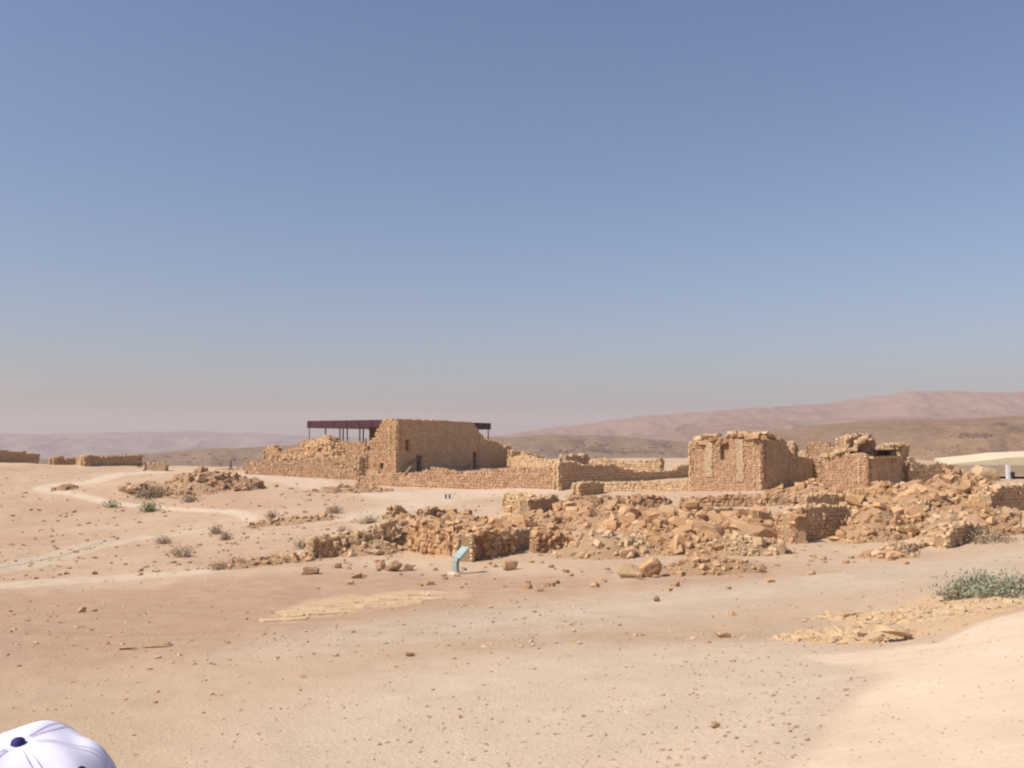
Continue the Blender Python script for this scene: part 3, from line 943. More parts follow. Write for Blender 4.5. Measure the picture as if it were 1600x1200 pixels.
low('long lit retaining wall of brown stone running below the palace ruin', pxp(560, 113), pxp(873, 96), [(560, 744), (590, 742), (620, 741), (640, 739), (660, 737), (676, 731), (690, 733), (720, 738), (760, 734), (800, 731), (850, 731), (873, 731)], mats=('pinkstone', 'rubble'), ragged=.16)
low('long lit bank of pinkish stones in front of the left wing of the palace', pxp(385, 124), pxp(560, 117), [(385, 723), (430, 725), (470, 720), (500, 722), (540, 728), (560, 738)], mats=('pinkstone', 'rubble'), ragged=.2)
cA = np.array(pxp(873.5, 95.5)); dA = np.array([.71, .704])
cB = along(cA, dA, 1079)
low('long dark shaded courtyard wall between the palace and the square tower', cA, cB, [(872, 722), (903, 721), (906, 727), (960, 727), (975, 731), (988, 736), (1055, 736), (1060, 728), (1079, 727)], ragged=.12)
low('sunlit back wall of the courtyard behind the long shaded wall', cB + np.array([-3, 4]), pxp(900, 122), [(900, 728), (940, 716), (960, 722), (1000, 722), (1040, 716), (1079, 718)], mats=('palestone', 'rubble'), ragged=.3)
low('small dark ruined parapet standing above the left end of the shaded courtyard wall', pxp(884, 99), pxp(920, 104), [(884, 712), (908, 711), (911, 714), (914, 710), (918, 712), (920, 718)], mats=('shade_wallstone', 'mortar'), ragged=.15)
low('short squat shaded wall stub in front of the courtyard', pxp(905, 87), pxp(943, 91), [(905, 757), (910, 754), (940, 753), (943, 755)], ragged=.08)
low('knee high pale wall along the foot of the courtyard', pxp(893, 95), pxp(1080, 86), [(893, 760), (905, 754), (960, 753), (1040, 753), (1080, 748)], mats=('palestone', 'rubble'), size=.35, thick=.6)
low('jumble of low walls right of the palace with a dark gap under a lintel', pxp(796, 137), pxp(868, 128), [(796, 716), (812, 712), (818, 706), (824, 712), (835, 716), (868, 722)], mats=('shade_wallstone', 'rubble'), ragged=.3)
low('broken pale wall among rubble at the right end of the palace', pxp(800, 150), pxp(850, 160), [(800, 704), (815, 706), (830, 709), (850, 714)], mats=('shade_wallstone', 'mortar'), ragged=.25)

# walls at the left edge of the plateau
low('lit end wall of the low house ruin beside the path at the far left', pxp(121, 145), pxp(134, 140), [(121, 713), (128, 712), (134, 712)], mats=('palestone', 'rubble'))
low('shaded front wall of the low house ruin where a visitor stands', pxp(134, 140), pxp(224, 150), [(134, 712), (145, 712), (160, 714), (195, 713), (205, 712), (224, 711.5)], ragged=.1)
low('small shaded wall stub left of the low house ruin', pxp(87, 143), pxp(120, 148), [(87, 714), (100, 714), (103, 718), (112, 717), (120, 716)], ragged=.1)
low('shaded wall at the far left edge of the plateau', pxp(-20, 138), pxp(63, 147), [(-20, 702), (0, 704), (12, 703), (16, 706), (36, 707), (40, 704), (44, 709), (63, 709)], ragged=.18)
low('low stone footing right of the low house ruin', pxp(226, 139), pxp(262, 139), [(226, 722), (240, 723), (255, 724), (262, 726)], mats=('palestone', 'rubble'), ragged=.2)
low('very low dark wall behind the standing visitor beside the palace', pxp(330, 140), pxp(382, 139), [(330, 735), (345, 733), (360, 731), (382, 730)], mats=('shade_wallstone', 'mortar'), size=.3, thick=.4, ragged=.12)

# ------------------------------------------------------------------ the square tower ruin
T0 = np.array(pxp(1188, 79.5)); TA = np.array([.72, .694]); TB = np.array([-.694, .72])
tw = empty('tower_ruin', (T0[0], T0[1], Hs(*T0))); tag(tw, 'square stone tower ruin with two pale plaster strips and a dark window slot', 'ruin')
rl = np.array(tw.location)


def twall(o, d, px_end, top, mats=('pinkstone', 'rubble'), size=.28, thick=.8, **kw):
    e = along(np.array(o), d, px_end); Wall('w', None, None, o, e, top, thick, size, 'joined', root=tw, mats=mats, **kw); return e


te = twall(T0, TB, 1079, [(1079, 690), (1100, 689), (1110, 688), (1124, 688), (1126, 690), (1134, 690), (1137, 686), (1188, 687)], ragged=.06,
           openings=[(0, 0.001, 0, 0)] if False else [((np.linalg.norm(along(T0, TB, 1138) - T0)), (np.linalg.norm(along(T0, TB, 1124) - T0)), 2.75, 4.6)])
t1 = twall(T0 + TA * .02, TA, 1232, [(1188, 687), (1222, 688), (1229, 692), (1232, 704)], mats=('shade_wallstone', 'mortar'), ragged=.1)
t2 = twall(t1 + TA * .03, TA, 1275, [(1232, 711), (1240, 714), (1273, 716), (1275, 730)], mats=('shade_wallstone', 'mortar'), ragged=.1)
twall(te + TA * .8, TA, 1130, [(1079, 692), (1130, 690)], mats=('shade_wallstone', 'mortar'))
twall(T0 + TA * 5.4, TB, 1140, [(1140, 692), (1240, 691)], mats=('shade_wallstone', 'mortar'))
for (pa, pb, r0, r1) in ((1150.5, 1162, 686, 752), (1100, 1113, 688, 745)):
    a = along(T0, TB, pb); b = along(T0, TB, pa); c = (a + b) / 2; n_t = np.array([TB[1], -TB[0]]); n_t = n_t if n_t @ c < 0 else -n_t
    zt, zb = zrow(r0, c[1]), zrow(r1, c[1]); L = np.linalg.norm(a - b)
    N1, N2 = 6, 24; vs = []
    for i in range(N2 + 1):
        for j in range(N1 + 1):
            ed = (abs(j - 3) == 3) * random.uniform(-.13, .09)
            p = b + (a - b) * (j / N1) + (a - b) / L * ed + n_t * (.085 + random.uniform(-.02, .02)); vs.append((p[0] - rl[0], p[1] - rl[1], zb + (zt - zb) * i / N2 - rl[2]))
    nb = len(vs)
    vs += [(x - n_t[0] * .3, y - n_t[1] * .3, z) for x, y, z in vs]
    fs = []
    W1 = N1 + 1
    for i in range(N2):
        for j in range(N1):
            q_ = (i * W1 + j, i * W1 + j + 1, (i + 1) * W1 + j + 1, (i + 1) * W1 + j); fs.append(q_)
        for j in (0, N1):
            fs.append((i * W1 + j, (i + 1) * W1 + j, (i + 1) * W1 + j + nb, i * W1 + j + nb))
    for j in range(N1):
        fs.append((N2 * W1 + j, N2 * W1 + j + 1, N2 * W1 + j + 1 + nb, N2 * W1 + j + nb))
    obj('plaster_strip', np_mesh('plaster_strip', vs, fs, M['plaster']), tw)
# pale cap stones, overhanging and uneven
def caps(root, o, d, pa, pb, row, n, smin, smax, mat='palestone', spread=.5, lift=.0, inward=None):
    rl = np.array(root.location)
    for i in range(n):
        px = pa + (pb - pa) * (i + random.uniform(.1, .9)) / n
        p = along(o, d, px); r_ = fill_between(row, px); sz = random.uniform(smin, smax)
        off = np.array(inward) * random.uniform(0, spread)
        h_ = sz * random.uniform(.45, .75)
        z = zrow(r_, p[1]) - h_ / 2 - random.uniform(0, .12)
        obj('cap_stone', random.choice(ROCK[mat]), root, (p[0] + off[0] - rl[0], p[1] + off[1] - rl[1], z - rl[2]), (random.uniform(-.2, .2), random.uniform(-.2, .2), random.uniform(0, 3)), (sz * 1.25, sz, h_))


rowT = [(1078, 689), (1085, 682), (1098, 681), (1103, 676), (1115, 677), (1124, 683), (1136, 679), (1142, 673), (1160, 673), (1170, 676), (1180, 673), (1195, 674), (1206, 676), (1215, 680), (1226, 686)]
caps(tw, T0, TB, 1078, 1124, rowT, 11, .3, 1.0, inward=TA, spread=.7)
caps(tw, T0, TB, 1136, 1190, rowT, 15, .3, 1.1, inward=TA, spread=.7)
caps(tw, T0, TB, 1138, 1190, [(a, b + 5) for a, b in rowT], 12, .5, 1.0, mat='stone', inward=TA, spread=.9)
caps(tw, T0, TB, 1080, 1124, [(a, b + 5) for a, b in rowT], 9, .5, .9, mat='stone', inward=TA, spread=.7)
caps(tw, T0, TA, 1190, 1229, rowT, 16, .35, .65, mat='stone', inward=TB, spread=.8)
caps(tw, T0, TB, 1078, 1095, [(1078, 697), (1095, 690)], 5, .3, .5, inward=TA, spread=.2)

# ------------------------------------------------------------------ the second ruin, right of the tower
S0 = np.array(pxp(1352, 72)); s2 = empty('chamber_ruin', (S0[0], S0[1], Hs(*S0))); tag(s2, 'broken stone chamber ruin with a jagged peak and a dark slot under a pale lintel', 'ruin')


def swall(o, d, px_end, top, mats=('pinkstone', 'rubble'), size=.28, thick=.7, **kw):
    e = along(np.array(o), d, px_end); Wall('w', None, None, o, e, top, thick, size, 'joined', root=s2, mats=mats, **kw); return e


se = swall(S0, TB, 1277, [(1262, 716), (1277, 713), (1300, 712), (1326, 711), (1332, 708), (1352, 709)], ragged=.06)
L_ = np.linalg.norm(along(S0, TA, 1418) - S0)
la, lb = np.linalg.norm(along(S0, TA, 1356) - S0), np.linalg.norm(along(S0, TA, 1394) - S0)
sf = swall(S0 + TA * .02, TA, 1406, [(1352, 712), (1406, 713)], mats=('shade_wallstone', 'mortar'), ragged=.05)
swall(sf + TA * .02, TA, 1418, [(1406, 694), (1412, 693), (1418, 695)], mats=('shade_wallstone', 'mortar'), ragged=.08)
# the jagged peak
swall(S0 + TB * 1.6 + TA * .1, TA, 1372, [(1328, 684), (1345, 679), (1358, 678), (1366, 692), (1372, 707)], mats=('shade_wallstone', 'mortar'), ragged=.1, zbase=zrow(716, 72), thick=.9)
swall(S0 + TA * .9 + TB * .02, TB, 1327, [(1327, 698), (1334, 690), (1340, 684), (1346, 679), (1354, 678), (1360, 690)], ragged=.12, zbase=zrow(716, 72))
swall(S0 + TA * 4.4 - TB * .1, TB, 1360, [(1360, 700), (1372, 695), (1385, 693), (1400, 692), (1410, 694), (1430, 696)], ragged=.1, mats=('palestone', 'rubble'), zbase=zrow(716, 75))
# pieces on the lit wall, left
swall(np.array(pxp(1306, 84)), TB, 1258, [(1256, 698), (1260, 692), (1275, 691), (1292, 693), (1303, 700)], mats=('pinkstone', 'rubble'), ragged=.12)
swall(np.array(pxp(1262, 89)), TB, 1234, [(1234, 708), (1246, 706), (1262, 706)], mats=('palestone', 'rubble'), ragged=.12)
caps(s2, S0, TB, 1278, 1330, [(1262, 708), (1276, 710), (1300, 706), (1318, 698), (1330, 697)], 20, .35, .7, inward=TA, spread=.8)
caps(s2, S0, TB, 1328, 1352, [(1328, 696), (1336, 690), (1344, 680), (1352, 684)], 8, .35, .6, inward=TA, spread=.9)
caps(s2, S0, TA, 1395, 1416, [(1395, 694), (1416, 693)], 8, .3, .5, mat='stone', inward=-TA, spread=.5)
# lintel with the dark slot above it: two pale beams with a gap
a = S0 + TA * .3; b = along(S0, TA, 1396); rl = np.array(s2.location)
ang = math.atan2(TA[1], TA[0])
for nm, z, th_, mt, off in (('sill_beam', zrow(714, 74), .18, 'palestone', .06), ('lintel_beam', zrow(704, 74), .14, 'darkwood_shade', .0)):
    c = (a + b) / 2; so = Soup(); so.add(*box_vf((c[0] - rl[0], c[1] - rl[1] - off, z - rl[2]), (np.linalg.norm(b - a), .8, th_), .01, rotz(ang))); obj(nm, so.mesh(nm, M[mt]), s2)
so = Soup(); c = (a + b) / 2 + np.array([-.25, .25]); so.add(*box_vf((c[0] - rl[0], c[1] - rl[1], zrow(709, 74) - rl[2]), (np.linalg.norm(b - a), .2, .4), 0, rotz(ang))); obj('slot_shade', so.mesh('slot_shade', M['darkwood_shade']), s2)  # dark slab painting the shade inside the slot
# low wall tailing off to the right
low('low sunlit wall of tumbled stones right of the chamber ruin', pxp(1420, 76), pxp(1492, 78), [(1420, 716), (1435, 724), (1450, 726), (1470, 724), (1480, 726), (1492, 730)], mats=('palestone', 'rubble'), size=.34, ragged=.2)

# ------------------------------------------------------------------ the visitors' shade shelter at the right edge
sh = empty('shade_shelter', (*pxp(1560, 95), Hs(*pxp(1560, 95)))); tag(sh, 'wide cream roofed shade shelter on white posts at the right edge', 'shelter')
rl = np.array(sh.location)
fr = [(1478, 725), (1505, 722.5), (1545, 718.5), (1571, 715), (1650, 712), (1760, 709)]
vs = []
for px, r_ in fr:
    for d, dz in ((90, 0), (102, .35)):
        x, y = pxp(px, 90); vs.append((x + (d - 90) * .35, d, zrow(r_, 90) + dz))
for px, r_ in fr:
    for d in (90, 102):
        x, y = pxp(px, 90); vs.append((x + (d - 90) * .35, d, zrow(726.5, 90)))
n2 = len(fr); fs = []
for i in range(n2 - 1):
    t = 2 * i; b_ = 2 * n2 + 2 * i
    fs += [(t, t + 2, t + 3, t + 1), (b_, b_ + 1, b_ + 3, b_ + 2), (t, b_, b_ + 2, t + 2), (t + 1, t + 3, b_ + 3, b_ + 1)]
fs += [(0, 1, 2 * n2 + 1, 2 * n2), (2 * n2 - 2, 4 * n2 - 2, 4 * n2 - 1, 2 * n2 - 1)]
obj('roof', np_mesh('roof', np.array(vs) - rl, fs, M['canvas']), sh)
for px, d, wd in ((1491, 91, .1), (1572, 88.5, .15), (1660, 91, .12), (1530, 101, .1), (1640, 101, .1)):
    x, y = pxp(px, d); z0 = Hs(x, y); zt_ = zrow(713 if wd > .2 else 726.5, d)
    so = Soup(); so.add(*box_vf((x - rl[0], y - rl[1], (z0 + zt_) / 2 - rl[2]), (wd * 2, wd * 2, zt_ - z0))); obj('post', so.mesh('post', M['whitepost']), sh)
x0, y0 = pxp(1500, 103); so = Soup(); z0 = Hs(x0 + 6, 103)
so.add(*box_vf((x0 + 8 - rl[0], 103.5 - rl[1], z0 + .8 - rl[2]), (18, .25, 2.2))); obj('back_wall', so.mesh('back_wall', M['concrete']), sh)
x, y = pxp(1579, 87); z0 = zrow(757, 87)

# ------------------------------------------------------------------ near ruins: tumbled walls (photo columns and rows)
rwall('long tumbled lit wall at the left end of the ruins, its low end by the pale track', (486, 873), (618, 860), [(484, 848), (492, 842), (510, 840), (560, 834), (590, 828), (604, 818), (618, 812)], size=.4, mats=('palestone', 'rubble'), thick=1.0)
rwall('lit wall section left of the blue green sign with a tall left end', (640, 862), (742, 876), [(638, 818), (655, 810), (680, 818), (700, 826), (720, 826), (742, 832)], size=.42, thick=.9)
rwall('dark shaded wall end standing just right of the blue green sign', (739, 878), (758, 866), [(739, 834), (758, 833)], size=.34, thick=.8, mats=('shade_wallstone', 'mortar'), loose=.1, ragged=.05)
rwall('lit wall between the sign and the square dark recess', (758, 874), (802, 866), [(758, 834), (775, 830), (800, 832)], size=.4)
rwall('dark shaded squarish wall face over a pale sandy sill', (803, 863), (834, 853), [(803, 826), (834, 824)], size=.34, mats=('shade_wallstone', 'mortar'), loose=.1, ragged=.08)
rwall('low lit tumbled wall right of the square dark recess', (834, 864), (930, 860), [(832, 828), (850, 832), (866, 824), (872, 832), (900, 838), (930, 846)], size=.42)
rwall('shaded wall stub with a pointed top at the back left of the ruins', (612, 815), (642, 806), [(610, 806), (617, 803), (621, 790), (628, 789), (634, 796), (642, 802)], size=.36, mats=('shade_wallstone', 'mortar'), loose=.25, ragged=.08)
rwall('dark wedge of shaded wall below the pointed stub', (618, 848), (642, 822), [(616, 836), (630, 816), (642, 812)], size=.36, mats=('shade_wallstone', 'mortar'), loose=.3)
rwall('rounded shaded wall stub with an arched top behind the sign wall', (664, 822), (712, 812), [(664, 800), (672, 795), (684, 790), (690, 796), (700, 797), (705, 806), (712, 812)], size=.36, mats=('shade_wallstone', 'mortar'), loose=.3, ragged=.08)
rwall('pale weathered bank wall beside the shaded spiky stub', (786, 800), (830, 806), [(786, 774), (800, 772), (830, 774)], size=.42, mats=('palestone', 'rubble'))
rwall('large shaded wall stub with a spiky right end', (826, 808), (880, 796), [(826, 779), (845, 777), (858, 779), (862, 774), (868, 772), (874, 782), (880, 796)], size=.36, mats=('shade_wallstone', 'mortar'), loose=.2, ragged=.08)
rwall('long low lit wall of stones behind the boulders in the middle', (884, 800), (1045, 796), [(884, 780), (900, 776), (960, 778), (1010, 776), (1045, 780)], size=.45, mats=('pinkstone', 'rubble'), loose=.6)
rwall('long low shaded band of wall under the square tower', (1048, 56, 'd'), (1240, 69, 'd'), [(1048, 793), (1100, 793), (1150, 794), (1200, 796), (1240, 797)], size=.36, mats=('shade_wallstone', 'mortar'), loose=.3, ragged=.12)
rwall('low lit wall just below the square tower', (1062, 792), (1240, 790), [(1062, 780), (1120, 776), (1190, 776), (1240, 778)], size=.42, mats=('pinkstone', 'rubble'), loose=.6)
rwall('tall dark shaded wall face left of the stepped rubble slope', (1238, 848), (1331, 832), [(1238, 800), (1250, 792), (1290, 788), (1326, 792), (1331, 800)], size=.36, mats=('shade_wallstone', 'mortar'), loose=.25, ragged=.1)
rwall('lit wall end meeting the tall dark face', (1210, 838), (1239, 850), [(1210, 806), (1239, 800)], size=.38, mats=('stone', 'rubble'))
rwall('long straight lit wall with a level pale top below the chamber ruin', (1256, 796), (1430, 792), [(1256, 768), (1300, 768), (1360, 764), (1400, 765), (1430, 768)], size=.38, mats=('stone', 'rubble'), loose=.3, ragged=.08)
rwall('shaded low wall under the level pale wall top', (1262, 806), (1360, 790), [(1262, 774), (1280, 772), (1360, 772)], size=.34, mats=('shade_wallstone', 'mortar'), loose=.2, ragged=.08)
rwall('dark hollow between boulders behind the stepped slope', (1448, 812), (1490, 800), [(1448, 784), (1462, 778), (1480, 790), (1490, 798)], size=.34, mats=('shade_wallstone', 'mortar'), loose=.3)
rwall('lowest shaded kerb of stones at the foot of the right hand ruins', (1392, 39, 'd'), (1470, 44, 'd'), [(1392, 858), (1410, 850), (1440, 846), (1470, 844)], size=.34, mats=('shade_wallstone', 'mortar'), loose=.5, ragged=.14)
rwall('shaded wall of rough blocks near the right edge above the gravel track', (1474, 41, 'd'), (1600, 47.5, 'd'), [(1474, 836), (1490, 820), (1510, 816), (1540, 820), (1580, 812), (1600, 816)], size=.36, mats=('shade_wallstone', 'mortar'), loose=.45, ragged=.14)
rwall('large dark shaded wall at the right edge of the photo below the shelter', (1548, 812), (1640, 792), [(1548, 772), (1556, 760), (1580, 757), (1640, 757)], size=.36, mats=('shade_wallstone', 'mortar'), loose=.25, ragged=.1)
rwall('shaded wall on the middle terrace right of the rubble slope', (1440, 46, 'd'), (1500, 50, 'd'), [(1440, 818), (1470, 812), (1500, 814)], size=.36, mats=('shade_wallstone', 'mortar'), loose=.4)
rwall('sunlit terrace edge right of the shaded middle wall', (1500, 822), (1610, 812), [(1500, 802), (1550, 800), (1610, 802)], size=.4, mats=('palestone', 'rubble'), loose=.5)

# ------------------------------------------------------------------ heaps
heap('rubble bank spilling round the left wall end above the track', 560, 868, 130, 3.0, 26, 110, .10, .42, 'palestone')
heap('rubble slope below the pointed stub', 640, 858, 80, 3.4, 30, 80, .10, .40)
heap('fallen stones behind the sign wall', 720, 830, 110, 4.0, 22, 90, .15, .5)
heap('stones strewn below the spiky stub', 850, 830, 120, 5.0, 20, 100, .15, .55)
heap('mixed rubble left of the leaning pale slab', 940, 828, 130, 6.0, 26, 130, .15, .65)
heap('grey dusty rubble slope running down to the open ground', 960, 872, 190, 4.5, 34, 170, .08, .45, 'palestone')
heap('central pile of large fallen blocks', 1060, 848, 170, 5.0, 46, 190, .15, .7)
heap('rubble below the large shadowed boulder', 1160, 868, 180, 3.2, 24, 130, .10, .5, 'palestone')
heap('low spread of stones in front of the central pile', 1110, 898, 210, 3.2, 22, 130, .07, .36)
heap('rubble between the tower foot and the shaded band', 1240, 786, 90, 5.0, 20, 80, .2, .7)
heap('rubble in front of the chamber ruin', 1290, 772, 90, 4.0, 22, 90, .2, .6)
heap('steep lit rubble slope below the level pale wall', 1385, 846, 130, 3.6, 44, 180, .10, .42)
heap('stones heaped at the right hand foot of the chamber ruin', 1400, 790, 90, 4.5, 30, 100, .2, .65)
heap('wide rubble terrace in the middle of the right hand ruins', 1460, 812, 150, 5.0, 34, 170, .15, .6)
heap('tall rubble heap crowned by a pale boulder', 1520, 790, 110, 5.0, 52, 170, .15, .6)
heap('rubble terrace at the right edge', 1560, 836, 120, 3.5, 30, 120, .12, .5)
heap('low rubble ridge of pale stones between two terraces', 1500, 836, 120, 3.0, 26, 110, .12, .45, 'palestone')
heap('small stones at the foot of the lowest kerb', 1400, 872, 90, 2.0, 12, 60, .08, .3)
heap('rocky mound above the path loop on the left', 290, 774, 130, 13, 24, 260, .2, .95, 'pinkstone')
heap('small rocky rise right of the mound', 378, 766, 50, 6, 14, 50, .25, 1.0, 'pinkstone')
heap('low line of rocks inside the bend of the path', 95, 766, 40, 3, 5, 30, .2, .7, 'pinkstone')
heap('rocky bank above the track at the left foot of the ruins', 380, 888, 120, 2.5, 9, 70, .08, .4, 'pinkstone')
heap('scatter of reddish rocks left of the ruins', 440, 880, 90, 2.5, 9, 60, .08, .4)
heap('rocks edging the far bank below the palace', 540, 770, 130, 5, 8, 70, .2, .8, 'pinkstone')
heap('stones along the slope below the path end', 450, 820, 150, 4, 6, 70, .15, .55, 'pinkstone')
# the broken ground between the walls: big fallen blocks nearly everywhere
heap('big fallen blocks just behind the sign wall and its recess', 790, 836, 120, 5.0, 16, 60, .35, .9)
heap('big fallen blocks between the spiky stub and the long lit wall', 905, 812, 90, 5.0, 18, 55, .35, .95)
heap('big blocks piled left of the leaning slab', 985, 838, 80, 4.0, 26, 55, .35, 1.0)
heap('big pale orange blocks under the shaded band', 1085, 826, 120, 4.5, 24, 70, .35, 1.05)
heap('big pale orange blocks between the shaded band and the tall dark face', 1175, 832, 120, 4.0, 22, 70, .35, 1.0)
heap('large blocks at the front of the central pile', 1090, 868, 150, 3.2, 26, 75, .25, .8)
heap('large blocks at the front foot of the lit wall end', 1195, 864, 80, 2.4, 14, 40, .2, .6)
heap('large angular blocks at the head of the steep slope', 1370, 818, 110, 4.0, 26, 70, .3, .9)
heap('large blocks across the middle of the right hand terraces', 1450, 800, 110, 4.5, 26, 70, .3, .95)
heap('large blocks low on the right hand terraces', 1430, 836, 110, 3.5, 24, 70, .25, .8)
heap('large blocks near the right edge above the rough block wall', 1555, 812, 100, 3.5, 22, 60, .25, .8)
heap('large blocks under the pale oval boulder', 1530, 772, 90, 4.0, 26, 60, .3, .9)
heap('large blocks before the shaded left corner of the chamber ruin', 1262, 784, 60, 4.0, 18, 40, .3, .9)
heap('blocks fallen round the pointed stub', 630, 832, 70, 4.0, 18, 50, .25, .8)
heap('blocks fallen round the arched stub', 690, 820, 80, 4.0, 14, 50, .25, .8)
heap('blocks fallen in front of the long lit wall in the middle', 965, 812, 110, 4.5, 12, 55, .3, .9)
heap('broken orange bedrock edge beside the pale path', 1300, 1000, 110, 2.0, 12, 100, .05, .18, 'bedrock', fillmat='bedrock', flat=.6, name='rock_outcrop', cat='rock outcrop', group='broken bedrock edges')
heap('crumbled orange bedrock with a dark hollow by the pale path', 1390, 1000, 130, 2.6, 20, 160, .05, .22, 'bedrock', fillmat='bedrock', flat=.6, name='rock_outcrop', cat='rock outcrop', group='broken bedrock edges')
heap('orange bedrock rubble below the large bush', 1480, 965, 160, 3.0, 18, 150, .05, .22, 'bedrock', fillmat='bedrock', flat=.6, name='rock_outcrop', cat='rock outcrop', group='broken bedrock edges')
heap('orange bedrock ledge at the right edge beneath the bush', 1575, 948, 120, 2.0, 12, 90, .05, .2, 'bedrock', fillmat='bedrock', flat=.6, name='rock_outcrop', cat='rock outcrop', group='broken bedrock edges')
heap('scattered stones upslope of the orange bedrock', 1330, 968, 90, 1.6, 6, 40, .05, .22, 'bedrock', fillmat='bedrock', flat=.6, name='rock_outcrop', cat='rock outcrop', group='broken bedrock edges')

# ------------------------------------------------------------------ single boulders
BL = [
    ('large boulder with a deep shadow beneath it in the central ruins', 1182, 850, 84, 30, 'stone', .6, (.1, .12, .5)),
    ('pale slab leaning up to the right in the central ruins', 1036, 836, 62, 40, 'palestone', .7, (.2, -.5, .3)),
    ('broad flat topped block below the leaning slab', 1105, 850, 62, 36, 'stone', .8, (.1, .15, .2)),
    ('pale rectangular stone below the large shadowed boulder', 1196, 862, 34, 18, 'palestone', .7, (0, .1, .1)),
    ('small upright pale stone beside the pale rectangular stone', 1223, 866, 12, 24, 'palestone', .9, (0, 0, .2)),
    ('pale oval boulder crowning the tall rubble heap', 1545, 752, 42, 24, 'palestone', .8, (0, .15, .2)),
    ('tilted flat boulder right of the chamber ruin', 1428, 775, 50, 22, 'stone', .7, (.1, -.35, .3)),
    ('pale rounded boulder against the dark face of the chamber ruin', 1396, 762, 26, 18, 'palestone', .8, (0, -.4, .1)),
    ('round pale boulder at the right corner of the chamber ruin', 1416, 766, 16, 14, 'palestone', .9, (0, 0, .3)),
    ('light block on the level wall below the chamber ruin', 1360, 792, 26, 18, 'palestone', .8, (.1, 0, .2)),
    ('shaded rhombic block on the middle terrace', 1385, 800, 34, 24, 'stone', .7, (0, -.3, .8)),
    ('pinkish boulder in the middle of the rubble terrace', 1510, 812, 34, 22, 'pinkstone', .8, (0, .2, .2)),
    ('low overhanging bedrock lip with a dark hollow beneath it by the pale path', 1404, 1003, 50, 13, 'palestone', .8, (.06, .1, .1)),  # added boulder, raised so that its shadow makes the hollow
    ('left boulder of the pair on bare ground below the left wall', 594, 890, 16, 13, 'pinkstone', .8, (0, -.5, .2)),
    ('bigger right boulder of the pair on bare ground below the left wall', 612, 893, 24, 16, 'pinkstone', .8, (0, -.4, .6)),
    ('lone small boulder just right of the pair below the left wall', 638, 892, 15, 10, 'pinkstone', .8, (0, .2, .2)),
    ('lone boulder on bare ground right of the sign', 797, 891, 26, 15, 'pinkstone', .8, (0, .1, .2)),
    ('big dark sided boulder leaning left on the open slope', 1020, 902, 34, 28, 'stone', .8, (0, -.6, .5)),
    ('flat pale slab beside the big dark sided boulder', 986, 903, 44, 20, 'palestone', .7, (.1, .12, 0)),
    ('small white stone between the flat slab and the big boulder', 1000, 906, 12, 12, 'palestone', .9, (0, 0, 0)),
    ('tilted boulder on the grey rubble slope', 982, 873, 28, 18, 'pinkstone', .7, (0, -.4, .2)),
    ('wedge shaped shaded boulder above the grey rubble slope', 905, 862, 40, 22, 'stone', .6, (0, -.45, .5)),
    ('dark triangular boulder behind the grey rubble slope', 948, 822, 24, 17, 'stone', .8, (0, -.2, .5)),
    ('dark squarish boulder near the back of the ruins', 978, 812, 24, 20, 'stone', .8, (0, 0, .6)),
    ('reddish upright block right of the spiky stub', 918, 805, 16, 12, 'pinkstone', .8, (0, .2, .2)),
    ('brown boulder on the far left slope below the left wall', 484, 898, 26, 12, 'pinkstone', .8, (0, .1, .2)),
    ('small brown boulder left of the pair below the wall', 527, 888, 12, 8, 'pinkstone', .8, (0, .1, .2)),
    ('flat brown stone lying below the left wall end', 556, 904, 18, 8, 'pinkstone', .8, (0, -.3, .2)),
    ('dark stone alone on the reddish slope at the left', 125, 957, 13, 8, 'pinkstone', .8, (0, .1, .2)),
    ('dark stone standing up on the gravel track edge', 1026, 940, 9, 9, 'pinkstone', .9, (0, -.3, .2)),
    ('flat brown stone on the pale gravel in the middle right', 1130, 996, 26, 8, 'stone', .6, (0, .08, .2)),
    ('small brown stone near the bottom of the gravel', 1118, 1138, 15, 7, 'stone', .6, (0, -.2, .3)),
    ('dark flat stone on the gravel at centre left', 640, 1026, 14, 6, 'stone', .6, (0, .1, .3)),
    ('brown stone at the edge of the road by the lowest kerb', 1270, 898, 13, 7, 'pinkstone', .8, (0, .1, .3)),
    ('small dark stone on open gravel right of centre', 1146, 962, 9, 7, 'stone', .8, (0, .1, .3)),
    ('thin pale slab flush with the soil on the left', 242, 1012, 44, 5, 'palestone', .5, (0, -.03, .1)),
    ('pale broken slab left of the thin pale slab', 196, 1015, 30, 4, 'palestone', .5, (0, -.03, .1)),
    ('pale worn block at the end of the lowest kerb', 1380, 872, 28, 12, 'palestone', .7, (0, .05, .1)),
    ('small squared block beside the pale worn block', 1393, 876, 14, 14, 'stone', .8, (0, 0, .1)),
    ('thin pale slab at the foot of the tall dark face', 1310, 846, 24, 7, 'palestone', .7, (0, .03, .1)),
]
for i, (lab, px, row, wp, hp, mt, dp, rot) in enumerate(BL):
    boulder(lab, px, row, wp, hp, mt, dp, rot, i, group='single boulders', lift=.07 if 'overhanging' in lab else 0.0)

